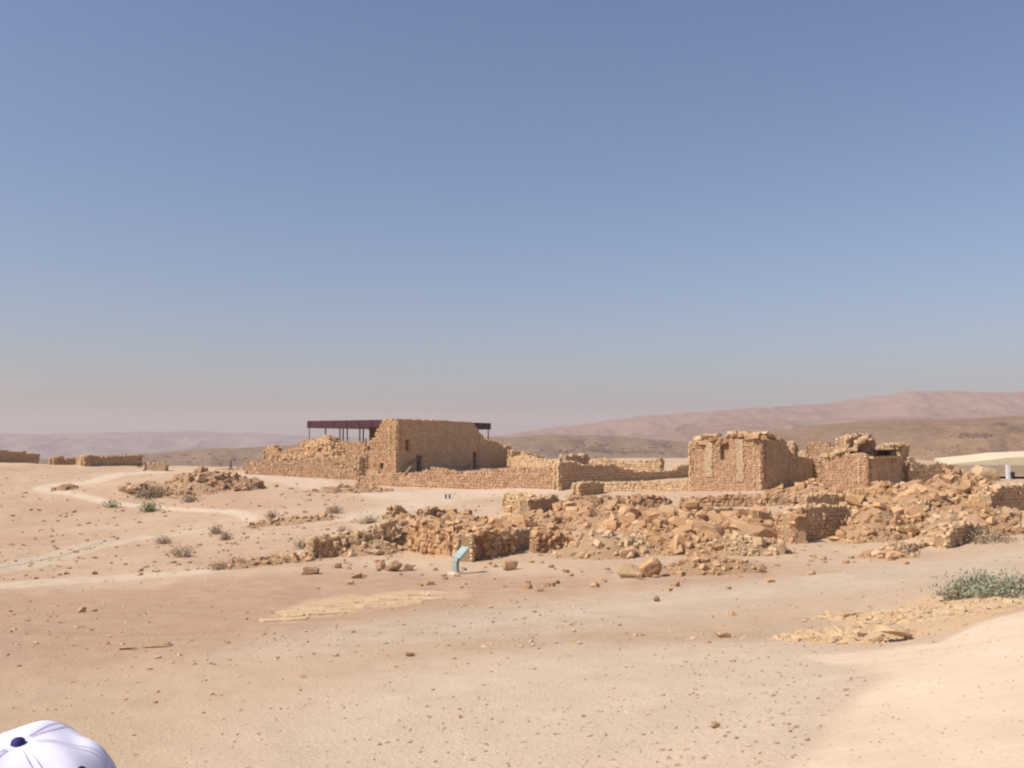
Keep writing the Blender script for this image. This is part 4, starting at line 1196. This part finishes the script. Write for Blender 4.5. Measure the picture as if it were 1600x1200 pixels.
# extra fallen blocks lying singly on the ground: none can be told from its neighbours
for i in range(90):
    px = random.uniform(470, 1420); row = random.uniform(884, 925) if i % 3 else random.uniform(870, 900)
    if px > 1250: row = random.uniform(868, 885)
    c = at(px, row); s_ = random.uniform(.08, .26)
    o = obj('loose_stone', random.choice(ROCK['stone' if i % 2 else 'pinkstone']), None, (c.x, c.y, c.z + s_ * .2), (random.uniform(-.3, .3), random.uniform(-.3, .3), random.uniform(0, 6)), (s_ * 1.3, s_, s_ * .7))
    tag(o, 'small fallen stone lying on the bare slope below the ruins', 'stone', 'small fallen stones on the slope below the ruins')
for i in range(70):
    px = random.uniform(-20, 1150); row = random.triangular(935, 1190, 960)
    c = at(px, row); s_ = random.uniform(3.5, 8) / F * c.y
    o = obj('loose_stone', random.choice(ROCK['stone' if i % 2 else 'pinkstone']), None, (c.x, c.y, c.z + s_ * .08), (random.uniform(-.3, .3), random.uniform(-.3, .3), random.uniform(0, 6)), (s_ * 1.3, s_, s_ * .55))
    tag(o, 'small stone lying on the open gravel slope in the foreground', 'stone', 'small stones on the foreground gravel')
for i in range(110):
    px = random.uniform(-20, 560); row = random.triangular(740, 900, 800)
    if sdist(ZIG, *[np.array([v]) for v in at(px, row)[:2]])[0] > -.5: continue
    c = at(px, row); s_ = random.uniform(2.6, 7) / F * c.y
    o = obj('loose_stone', random.choice(ROCK['pinkstone']), None, (c.x, c.y, c.z + s_ * .1), (random.uniform(-.3, .3), random.uniform(-.3, .3), random.uniform(0, 6)), (s_ * 1.4, s_, s_ * .6))
    tag(o, 'rock lying on the sandy slopes round the path loop', 'stone', 'rocks on the slopes round the path loop')

# layered orange bedrock in the middle left
ob = empty('bedrock_outcrop', at(590, 945)); tag(ob, 'flat layered orange bedrock showing through the soil in the middle left', 'bedrock')
for i in range(60):
    t = random.random(); px = 440 + 240 * t + random.uniform(-15, 15); row = 963 - 34 * t + random.uniform(-6, 8)
    c = at(px, row) - ob.location; L_ = random.uniform(.4, 1.5)
    obj('slab', random.choice(ROCK['bedrock']), ob, (c.x, c.y, c.z - .01), (random.uniform(-.04, .04), random.uniform(-.04, .04), random.uniform(-.1, .5)), (L_ * .55, L_ * random.uniform(.2, .4), random.uniform(.07, .16)))

# dark hollow under the rock ledge of the mound
hl = empty('rock_ledge', at(228, 774)); tag(hl, 'dark overhanging rock ledge in the hollow left of the rocky mound', 'rock ledge')
for i in range(16):
    px = 192 + i * 4.6; c = at(px, 768 + 4 * math.sin(i * .6)) - hl.location
    obj('ledge_rock', random.choice(ROCK['pinkstone']), hl, (c.x, c.y + .4, c.z + .55), (random.uniform(.1, .4), random.uniform(-.2, .2), random.uniform(-.4, .4)), (random.uniform(.7, 1.3), 1.4, random.uniform(.45, .8)))

# ------------------------------------------------------------------ gravel: nobody could count it
def gravel(name, n, sampler, m, flat=.6):
    pts = sampler(n)
    z = H(pts[:, 0], pts[:, 1]); sz = pts[:, 2]
    V = []; Fs = []; T = []
    which = RS.randint(0, 6, len(pts)); nv = 0
    for k in range(6):
        lv, lf = GRV[k]; idx = np.where(which == k)[0]
        if len(idx) == 0: continue
        a = RS.uniform(0, 6.28, len(idx)); c, s = np.cos(a)[:, None], np.sin(a)[:, None]
        vx = lv[None, :, 0] * 1.25; vy = lv[None, :, 1]
        X = (vx * c - vy * s) * sz[idx, None] + pts[idx, 0, None]; Y = (vx * s + vy * c) * sz[idx, None] + pts[idx, 1, None]
        Z = lv[None, :, 2] * sz[idx, None] * flat + z[idx, None] + sz[idx, None] * .12
        V.append(np.stack([X, Y, Z], -1).reshape(-1, 3)); Fs.append((lf[None] + (np.arange(len(idx)) * len(lv))[:, None, None]).reshape(-1, 3) + nv); nv += len(idx) * len(lv)
        T.append(np.repeat(RS.uniform(0, 1, len(idx)), len(lv)))
    me = np_mesh(name, np.vstack(V), np.vstack(Fs), m, False, {'tint': np.concatenate(T)})
    return tag(obj(name, me), kind='stuff')


GRV = []
for i in range(6):
    bm = bmesh.new()
    for k in range(9):
        v = RS.normal(size=3); v /= np.linalg.norm(v); bm.verts.new(v * .5 * RS.uniform(.8, 1.1))
    r_ = bmesh.ops.convex_hull(bm, input=bm.verts)
    bm.verts.index_update(); v = np.array([x.co[:] for x in bm.verts]); f = np.array([[x.index for x in p.verts] for p in bm.faces]); bm.free(); GRV.append((v, f))


def fan(lo, hi, smin, smax, pw=3.0, w=.62):
    def s(n):
        u = RS.uniform(0, 1, n * 2); d = lo * (hi / lo) ** u
        x = RS.uniform(-w, w, n * 2) * d
        sz = (smin + (smax - smin) * RS.uniform(0, 1, n * 2) ** pw)
        keep = (fbm(x / 3.1, d / 3.1, 2, 77) + RS.uniform(-.5, .5, n * 2) > -.15)
        keep &= (sdist(SMOOTH, x, d) < -.05)
        return np.stack([x, d, sz], 1)[keep][:n]
    return s


gravel('gravel', 10500, fan(5.0, 22, .008, .055, 5), M['pebble'])
gravel('gravel', 4500, fan(15, 50, .02, .12, 6), M['pebble'])
gravel('small_rocks', 4500, fan(42, 130, .05, .36, 4), M['pinkstone'])


def on_path(n):
    d = RS.uniform(5.0, 13, n * 6); x = RS.uniform(1.0, 9, n * 6)
    k = sdist(SMOOTH, x, d) > .02
    return np.stack([x, d, RS.uniform(0, 1, n * 6) ** 4 * .02 + .004], 1)[k][:n]


gravel('path_grit', 2500, on_path, M['pebble'])

# ------------------------------------------------------------------ plants
def bush(label, px, row, wpx, hpx, n, m, leaf=.05, name='bush', cat='bush', group=None, dep=.7, stems=26):
    c = at(px, row); W_ = wpx / F * c.y / 2; Hh = hpx / F * c.y
    root = empty(name, c); tag(root, label, cat, group)
    so = Soup(); ends = []
    gx0 = (Hs(c.x + .5, c.y) - c.z) * 2; gy0 = (Hs(c.x, c.y + .5) - c.z) * 2
    for i in range(stems):
        a = random.uniform(0, 6.28); r = math.sqrt(random.random()); ex, ey = math.cos(a) * r * W_, math.sin(a) * r * W_ * dep
        ez = Hh * random.uniform(.45, 1.0) * (1 - .45 * r * r)
        bx, by = ex * .35, ey * .35
        z0 = gx0 * bx + gy0 * by
        pts = [(bx, by, z0 - .03), (bx + (ex - bx) * .45, by + (ey - by) * .45, z0 + ez * .65), (ex, ey, z0 + ez)]
        so.add(*tube_vf(pts, [leaf * .16, leaf * .12, leaf * .05], 4), .2); ends.append(pts)
    obj('stem', so.mesh('stem', M['dry']), root)
    lo = Soup()
    E = np.array([ends[random.randrange(len(ends))] for _ in range(n)])
    t = RS.uniform(.15, 1.05, n)[:, None]
    P = np.where(t < .5, E[:, 0] + (E[:, 1] - E[:, 0]) * t * 2, E[:, 1] + (E[:, 2] - E[:, 1]) * (t * 2 - 1)) + RS.normal(0, 1, (n, 3)) * np.array([leaf * 1.9, leaf * 1.9, leaf * 1.5])
    a = RS.normal(size=(n, 3)); a[:, 2] = np.abs(a[:, 2]) + .3; a /= np.linalg.norm(a, axis=1)[:, None]; b = np.cross(a, RS.normal(size=(n, 3))); b /= np.linalg.norm(b, axis=1)[:, None]
    s_ = leaf * RS.uniform(.6, 1.3, n)[:, None]
    V = np.stack([P, P + a * s_ * .5 + b * s_ * .22, P + a * s_, P + a * s_ * .5 - b * s_ * .22], 1).reshape(-1, 3)
    Fq = np.arange(n * 4).reshape(-1, 4)
    me = np_mesh('foliage', V, Fq, M[m], False, {'tint': np.repeat(RS.uniform(0, 1, n), 4)})
    tag(obj('foliage', me, root), kind='stuff')
    return root


bush('left end of the spreading grey green shrub above the pale path', 1495, 936, 70, 24, 520, 'leaf', .075, group='grey green desert shrubs', stems=60)
bush('tallest grey green shrub in the middle of the clump above the pale path', 1530, 926, 90, 32, 800, 'leaf', .075, group='grey green desert shrubs', stems=80)
bush('grey green shrub at the right edge of the photo', 1590, 930, 100, 28, 760, 'leaf', .075, group='grey green desert shrubs', stems=80)
bush('low sprawling grey green shrub in front of the taller ones', 1560, 936, 110, 16, 600, 'leaf', .07, group='grey green desert shrubs', stems=60)
bush('fresh green bush just below the thin lower path', 235, 799, 20, 6, 600, 'green', .22, group='green bushes by the path')
bush('small green bush left of the fresh green one', 175, 793, 12, 4, 320, 'green', .2, group='green bushes by the path')
for lab, px, row, wp, hp in (('largest dry grey bush in the hollow left of the ruins', 283, 870, 44, 20), ('small dry bush left of the largest grey bush', 256, 850, 20, 10),
                             ('round dry bush between the largest bush and the track', 352, 844, 12, 10), ('dry bush on the bank right of the largest grey bush', 338, 834, 18, 10), ('long dry bush on the bank above the track', 345, 890, 36, 11), ('dry bush under the far bank below the palace', 520, 802, 22, 11),
                             ('dry bush by the end of the upper path', 426, 812, 11, 13), ('wide dry bush beside the gravel road left of the ruins', 574, 818, 34, 11),
                             ('grey bush by the rubble left of the pointed stub', 537, 835, 16, 10), ('dry bush at the foot of the rocky mound', 297, 784, 26, 10), ('dry bush behind the end of the track', 474, 858, 26, 20),
                             ):
    bush(lab, px, row, wp, hp * .8, 600, 'dry', 2.6 / F * at(px, row).y, group='dry desert bushes', stems=30)
bush('dark low shrubs in the hollow under the rock ledge', 232, 776, 70, 10, 1500, 'dry', .25, group='dry desert bushes', stems=50)
bush('green tinged weeds along the foot of the lowest kerb', 1405, 868, 50, 8, 700, 'dry', .12, group='weeds along the wall foot', stems=40)
bush('weeds at the foot of the rough block wall near the right edge', 1535, 846, 110, 9, 1400, 'dry', .12, group='weeds along the wall foot', stems=60)

# far dark scrub and rock outcrops lying on the hills
M['scrub'] = hill_mat('far dark scrub', (.13, .088, .065), (.17, .12, .088), (.20, .145, .105), .05)


def on_hill(name, px, row):
    r = ray(px, row); h = HILLS[name].ray_cast(Vector((0, 0, EYE)), Vector(r).normalized())
    return h[0]


def scrub(name, hillname, spots, smin, smax):
    so = Soup()
    for cx, cy, wx, wy, n in spots:
        for i in range(n):
            p = on_hill(hillname, random.gauss(cx, wx / 2), random.gauss(cy, wy / 2))
            if p is None: continue
            s_ = random.uniform(smin, smax); v, f = random.choice(LOWV)
            so.add(v * s_ * np.array([1.8, 1.2, .8]) + np.array(p), f, random.random())
    tag(obj(name, so.mesh(name, M['scrub'])), kind='stuff')


scrub('far_scrub', 'brown_hill', ((906, 690, 8, 5, 26), (925, 700, 24, 8, 60), (952, 704, 30, 5, 40), (1034, 695, 20, 6, 50), (860, 705, 50, 3, 24), (985, 707, 50, 3, 30), (300, 716, 120, 14, 40)), 1.2, 3.2)
scrub('rock_outcrops', 'lower_tan_hill', ((1524, 680, 26, 4, 200), (1562, 662, 12, 3, 70), (1585, 672, 26, 7, 90), (1470, 700, 90, 14, 30)), .5, 1.4)
scrub('hill_scrub', 'tan_hill', ((1300, 690, 200, 22, 90),), .5, 1.2)

# ------------------------------------------------------------------ information sign
c = at(714, 897); sg = empty('information_sign', c, R(34)); tag(sg, 'slim blue green information sign with a curved post and tilted board', 'sign')
so = Soup(); so.add(*box_vf((0, 0, .02), (.55, .6, .12), .02)); obj('base_slab', so.mesh('base_slab', M['concrete']), sg)
path = [(-.02, 0, .06), (-.06, 0, .3), (-.05, 0, .52), (.03, 0, .68), (.16, 0, .82)]
so = Soup()
for i in range(len(path) - 1):       # flat curved strip post, bent forward
    a, b = np.array(path[i]), np.array(path[i + 1]); d = b - a; L = np.linalg.norm(d); ang = math.atan2(d[0], d[2])
    so.add(*box_vf((a + b) / 2, (.13, .3, L * 1.04), 0, rmat(0, ang, 0)))
obj('post', so.mesh('post', M['tealpost']), sg)
so = Soup(); so.add(*box_vf((0, 0, 0), (.66, .62, .045), 0, rmat(0, -R(42), 0)))
bd = obj('board', so.mesh('board', M['teal']), sg, (.20, 0, .88))
so = Soup(); so.add(*box_vf((-.018, 0, .026), (.58, .54, .006), 0, rmat(0, -R(42), 0))); obj('panel_face', so.mesh('panel_face', plain('faded printed panel', (.36, .44, .41), .5, .3, 22)), bd)

# two little marker posts on the far path
for px, lab in ((696.5, 'left one of the two small dark marker posts on the pale path'), (702.5, 'right one of the two small dark marker posts on the pale path')):
    c = at(px, 779); so = Soup(); so.add(*tube_vf([(0, 0, -.1), (0, 0, .38), (0, 0, .43)], [.09, .085, .05], 8)); so.add(*tube_vf([(0, 0, .30), (0, 0, .36)], .105, 8))
    tag(obj('marker_post', so.mesh('marker_post', plain('dark bluish post', (.09, .10, .14), .6)), None, c), lab, 'post', 'marker posts on the pale path')

# white post and pale panel by the courtyard foot
c = at(1003, 766); so = Soup(); so.add(*box_vf((0, 0, .3), (.35, .2, .75), .02)); so.add(*box_vf((0, 0, .7), (.42, .26, .07), .02))
tag(obj('white_marker', so.mesh('white_marker', M['whitepost']), None, c), 'small white upright marker at the foot of the courtyard wall', 'marker')

# dark bin by the shelter post
c = Vector((*pxp(1579, 87), Hs(*pxp(1579, 87))))
so = Soup(); so.add(*tube_vf([(0, 0, 0), (0, 0, .62)], [.17, .20], 12)); b_ = so.mesh('drum', M['trousers'])
o = empty('bin', c); tag(o, 'small dark bin beside the white shelter post at the right edge', 'bin'); obj('drum', b_, o)
so = Soup(); so.add(*tube_vf([(0, 0, .62), (0, 0, .66), (0, 0, .72)], [.22, .22, .09], 12)); obj('lid', so.mesh('lid', M['trousers']), o)


# ------------------------------------------------------------------ people
def skin_mesh(name, verts, edges, radii, m, lv=2, root=0):
    me = bpy.data.meshes.new(name); me.from_pydata(verts, edges, [])
    o = bpy.data.objects.new(name, me); C.objects.link(o)
    sk = o.modifiers.new('skin', 'SKIN'); su = o.modifiers.new('sub', 'SUBSURF'); su.levels = lv; su.render_levels = lv
    for i, r in enumerate(radii):
        v = me.skin_vertices[0].data[i]; v.radius = r if isinstance(r, tuple) else (r, r); v.use_root = (i == root)
    sk.use_smooth_shade = True
    dg = bpy.context.evaluated_depsgraph_get()
    out_ = bpy.data.meshes.new_from_object(o.evaluated_get(dg)); out_.name = name
    bpy.data.objects.remove(o); bpy.data.meshes.remove(me)
    out_.materials.clear(); out_.materials.append(m)
    for p in out_.polygons: p.use_smooth = True
    return out_


def person(label, loc, rz, h=1.7, shirt='shirt', cap=False, stride=.12, arm=.12, group=None):
    """x = the person's right-left axis, faces +y"""
    k = h / 1.7
    root = empty('person', loc, rz); tag(root, label, 'person', group)
    S = lambda p: tuple(k * a for a in p)
    V = [(0, 0, .95), (0, 0, 1.12), (0, .0, 1.32), (0, -.01, 1.42), (0, 0, 1.50), (0, .01, 1.58), (0, .015, 1.645)]
    Rr = [(.13, .10), (.12, .095), (.15, .10), (.07, .065), (.052, .055), (.078, .092), (.060, .075)]
    E = [(0, 1), (1, 2), (2, 3), (3, 4), (4, 5), (5, 6)]
    def chain(start, pts, rs):
        a = start
        for p, r in zip(pts, rs):
            V.append(p); Rr.append(r); E.append((a, len(V) - 1)); a = len(V) - 1
        return a
    for s in (-1, 1):
        st = stride * s
        chain(0, [(.095 * s, 0, .88), (.10 * s, st * .5, .50), (.10 * s, st * .3, .30), (.10 * s, st, .09), (.105 * s, st + .06, .04), (.11 * s, st + .15, .03)], [.088, .056, .052, .036, .038, .03])
        hand = chain(2, [(.17 * s, 0, 1.38), (.215 * s, -.01 - arm * s * .2, 1.12), (.23 * s, .05 - arm * s, .92), (.235 * s, .08 - arm * s, .84), (.235 * s, .09 - arm * s, .80)], [.052, .042, .032, .026, .028])
        p = V[hand]
        for j, ln in enumerate((.072, .082, .078, .06)):
            yy = p[1] + .030 - j * .019
            chain(hand, [(p[0], yy, p[2] - .035), (p[0] - .012 * s, yy + .004, p[2] - .035 - ln * .5), (p[0] - .03 * s, yy + .006, p[2] - .03 - ln)], [.0095, .009, .008])
        chain(hand, [(p[0] - .01 * s, p[1] + .045, p[2] - .005), (p[0] - .02 * s, p[1] + .058, p[2] - .04)], [.011, .009])
    obj('body', skin_mesh('body', [S(v) for v in V], E, [tuple(k * x for x in r) if isinstance(r, tuple) else r * k for r in Rr], M['skin']), root)
    # face pieces
    so = Soup(); so.add(*tube_vf([S((0, .095, 1.60)), S((0, .118, 1.575)), S((0, .10, 1.562))], [.010 * k, .015 * k, .009 * k], 6)); obj('nose', so.mesh('nose', M['skin'], True), root)
    for s in (-1, 1):
        so = Soup(); so.add(*tube_vf([S((.03 * s, .092, 1.600)), S((.03 * s, .100, 1.600))], [.012 * k, .007 * k], 8)); obj('eye', so.mesh('eye', M['hair']), root)
        so = Soup(); so.add(*tube_vf([S((.082 * s, .0, 1.61)), S((.092 * s, -.01, 1.585)), S((.082 * s, 0, 1.56))], [.010 * k, .016 * k, .009 * k], 6)); obj('ear', so.mesh('ear', M['skin'], True), root)
    so = Soup(); so.add(*tube_vf([S((-.025, .096, 1.535)), S((0, .102, 1.533)), S((.025, .096, 1.535))], .005 * k, 6)); obj('mouth', so.mesh('mouth', plain('lips', (.30, .12, .10), .6), True), root)
    # clothes as thicker shells
    V2 = [(0, 0, .90), (0, 0, 1.12), (0, 0, 1.32), (0, -.005, 1.42)]; R2 = [(.16, .125), (.145, .12), (.172, .125), (.09, .08)]; E2 = [(0, 1), (1, 2), (2, 3)]
    for s in (-1, 1):
        V2 += [(.17 * s, 0, 1.38), (.218 * s, -.01 - arm * s * .2, 1.14)]; R2 += [.070, .060]; n = len(V2); E2 += [(2, n - 2), (n - 2, n - 1)]
    obj('shirt', skin_mesh('shirt', [S(v) for v in V2], E2, [tuple(k * x for x in r) if isinstance(r, tuple) else r * k for r in R2], M[shirt]), root)
    V3 = [(0, 0, .96)]; R3 = [(.155, .12)]; E3 = []
    for s in (-1, 1):
        st = stride * s; n = len(V3)
        V3 += [(.095 * s, 0, .86), (.10 * s, st * .5, .50), (.10 * s, st * .95, .12)]; R3 += [.105, .078, .062]; E3 += [(0, n), (n, n + 1), (n + 1, n + 2)]
    obj('trousers', skin_mesh('trousers', [S(v) for v in V3], E3, [tuple(k * x for x in r) if isinstance(r, tuple) else r * k for r in R3], M['trousers']), root)
    for s in (-1, 1):
        st = stride * s; so = Soup()
        so.add(*tube_vf([S((.105 * s, st - .06, .05)), S((.105 * s, st + .04, .05)), S((.11 * s, st + .18, .035))], [.050 * k, .052 * k, .036 * k], 8)); obj('shoe', so.mesh('shoe', M['trousers'], True), root)
    # hair: a cap-like shell over the back and top of the skull
    th_, ph_ = 14, 20; vs = []
    for i in range(th_ + 1):
        for j in range(ph_):
            t = i / th_ * 1.75; p = j / ph_ * 6.283
            fr = max(0, math.sin(p)) * (1 if t > 1.05 else 0)
            rr_ = 1.0 - .12 * fr
            vs.append(S((.092 * math.sin(t) * math.cos(p) * rr_, .108 * math.sin(t) * math.sin(p) * rr_ - .004 - .02 * fr, 1.605 + .105 * math.cos(t) + (.05 * fr))))
    f = [(i * ph_ + j, (i + 1) * ph_ + j, (i + 1) * ph_ + (j + 1) % ph_, i * ph_ + (j + 1) % ph_) for i in range(th_) for j in range(ph_)]
    obj('hair', np_mesh('hair', vs, f, M['hair'], True), root)
    return root


c = at(218, 731); person('visitor in dark clothes standing at the right end of the low house ruin', c, R(160), 1.72, 'shirt2', stride=.14)
c = pd(362, 137); person('visitor in dark clothes standing alone between the low house ruin and the palace', c, R(-60), 1.68, 'shirt2', stride=.2)
# raised visitors' deck with a dark railing inside the palace ruin
dz = zrow(703, 139); xa, ya = pxp(538, 139); xb, yb = pxp(579, 139)
dk = empty('viewing_deck', ((xa + xb) / 2, 139, Hs((xa + xb) / 2, 139))); tag(dk, 'dark railed viewing deck under the maroon canopy', 'deck'); rl = np.array(dk.location)
W_ = xb - xa
so = Soup(); so.add(*box_vf((0, 0, dz - .08 - rl[2]), (W_, 3.0, .16))); obj('floor_board', so.mesh('floor_board', M['darkwood_shade']), dk)
for sx in (-.48, -.16, .16, .48):
    for sy in (-1.4, 1.4):
        so = Soup(); so.add(*box_vf((sx * W_, sy, (dz - rl[2]) / 2 + .5), (.09, .09, dz - rl[2] + 1.1))); obj('rail_post', so.mesh('rail_post', M['darkwood_shade']), dk)
for sy in (-1.4, 1.4):
    for hh in (.55, 1.08):
        so = Soup(); so.add(*box_vf((0, sy + .06, dz + hh - rl[2]), (W_, .05, .08))); obj('rail', so.mesh('rail', M['darkwood_shade']), dk)
person('visitor in dark clothes standing on the railed deck under the canopy', (xb - .7, 139.2, dz), R(90), 1.7, 'shirt2', stride=.03)

# ------------------------------------------------------------------ person in the white cap, close in front of the lens
HD = 0.86                                     # distance ahead
hx = (45 - 800) / F * HD; hz = zrow(1152, HD)  # crown top of the cap
ph_h = 1.62
gz = Hs(hx, HD)
pr = person('person in a white baseball cap seen from behind at the bottom left corner', (hx, HD, 0), 0, 1.62, 'shirt', stride=.06, arm=.05)
top_local = 1.71 * ph_h / 1.7
pr.location = (hx, HD + .0, hz - top_local - .03)
pr.rotation_euler = (0, 0, R(-22))
# cap: six panel crown, higher stiff front, brim, button, eyelets, seams
capo = empty('baseball_cap', (hx, HD, hz - .115), R(-12)); tag(capo, 'white baseball cap with dark blue button and eyelets, bottom left corner', 'cap')


def crown(t, p):
    """t 0 at the button .. 1 at the rim; p angle, front = +y"""
    fr = max(0.0, math.sin(p))
    r = math.sin(min(t, 1) * math.pi / 2) ** .95
    x = .100 * r * math.cos(p); y = .108 * r * math.sin(p)
    z = .115 * math.cos(min(t, 1) * math.pi / 2) ** .9
    z += .019 * fr ** 1.2 * math.exp(-((t - .42) / .26) ** 2)                # stiff front panels stand up
    z += .0045 * math.sin(p * 3 + 1.2) * math.sin(t * 3.1) + .0018 * math.sin(p * 7 + t * 5) * math.sin(t * math.pi) ** 2
    z -= .016 * math.exp(-((t - .36) / .12) ** 2) * math.exp(-((p - 5.35) / .55) ** 2) + .006 * math.exp(-((t - .30) / .10) ** 2) * math.exp(-((p - .9) / .5) ** 2)   # soft dent at the back right
    w_ = abs(((p + math.pi / 6) / (math.pi / 3)) % 1 - .5) * 2                          # 1 at a seam
    q_ = 1 - .010 * max(0, w_ - .90) / .10
    return (x * q_, y * q_, z * (1 if t < .98 else .98))


nt_, np_ = 40, 144
vs = [crown(i / nt_, j / np_ * 2 * math.pi) for i in range(nt_ + 1) for j in range(np_)]
f = [(i * np_ + j, (i + 1) * np_ + j, (i + 1) * np_ + (j + 1) % np_, i * np_ + (j + 1) % np_) for i in range(nt_) for j in range(np_)]
vs += [(x * .985, y * .985, z - .006) for x, y, z in vs]
off = (nt_ + 1) * np_
f += [(nt_ * np_ + j, off + nt_ * np_ + j, off + nt_ * np_ + (j + 1) % np_, nt_ * np_ + (j + 1) % np_) for j in range(np_)]
f += [tuple(off + q_ for q_ in g_[::-1]) for g_ in f[:nt_ * np_]]
obj('crown', np_mesh('crown', vs, f, M['cap'], True), capo)
for k in range(6):
    p = math.pi / 6 + k * math.pi / 3 - math.pi / 3 + 0.0
    for dd in (-.022, .022):
        so = Soup(); so.add(*tube_vf([np.array(crown(t, p + dd / max(.25, t))) * 1.003 + np.array([0, 0, .0004]) for t in np.linspace(.08, 1, 40)], .00035, 5)); obj('seam_stitching', so.mesh('seam_stitching', M['cap'], True), capo)
    p2 = k * math.pi / 3 + math.pi / 6 + .0
    pe = k * math.pi / 3
    if k in (1, 2): continue
    q_ = np.array(crown(.45, pe)); q1 = np.array(crown(.49, pe)); q2 = np.array(crown(.45, pe + .1))
    n_ = np.cross(q1 - q_, q2 - q_); n_ /= np.linalg.norm(n_); n_ = n_ if n_[2] > 0 else -n_
    ring = [];
    u_ = (q1 - q_) / np.linalg.norm(q1 - q_); v_ = np.cross(n_, u_)
    so = Soup()
    pts = [tuple(q_ + n_ * .0012 + (u_ * math.cos(a) + v_ * math.sin(a)) * .0034) for a in np.linspace(0, 2 * math.pi, 17)]
    so.add(*tube_vf(pts, .0017, 6)); so.add(*tube_vf([tuple(q_ - n_ * .001), tuple(q_ + n_ * .0012)], .0032, 10))
    obj('eyelet', so.mesh('eyelet', M['navy'], True), capo)
q_ = np.array(crown(0, 0))
so = Soup(); so.add(*tube_vf([tuple(q_ + np.array([0, 0, a])) for a in (-.002, .001, .004, .0058, .0065)], [.0062, .0064, .0056, .0036, .001], 18)); obj('button', so.mesh('button', M['navy'], True), capo)
vs = []; f = []
nb_ = 24
for i in range(7):
    for j in range(nb_ + 1):
        p = math.pi * (.08 + .84 * j / nb_); r = i / 6
        bx, by = .090 * math.cos(p), .108 * math.sin(p)
        ln = .07 * math.sin(math.pi * j / nb_) ** .6
        vs.append((bx * (1 + .05 * r), by + ln * r, .004 - .018 * abs(math.cos(p)) * r - .006 * r))
W1 = nb_ + 1
f = [(i * W1 + j, i * W1 + j + 1, (i + 1) * W1 + j + 1, (i + 1) * W1 + j) for i in range(6) for j in range(nb_)]
n0 = len(vs); vs += [(x, y, z - .004) for x, y, z in vs]
f += [tuple(n0 + q2 for q2 in g_[::-1]) for g_ in f[:]]
f += [(6 * W1 + j, 6 * W1 + j + 1, n0 + 6 * W1 + j + 1, n0 + 6 * W1 + j) for j in range(nb_)]
obj('brim', np_mesh('brim', vs, f, M['cap'], True), capo)
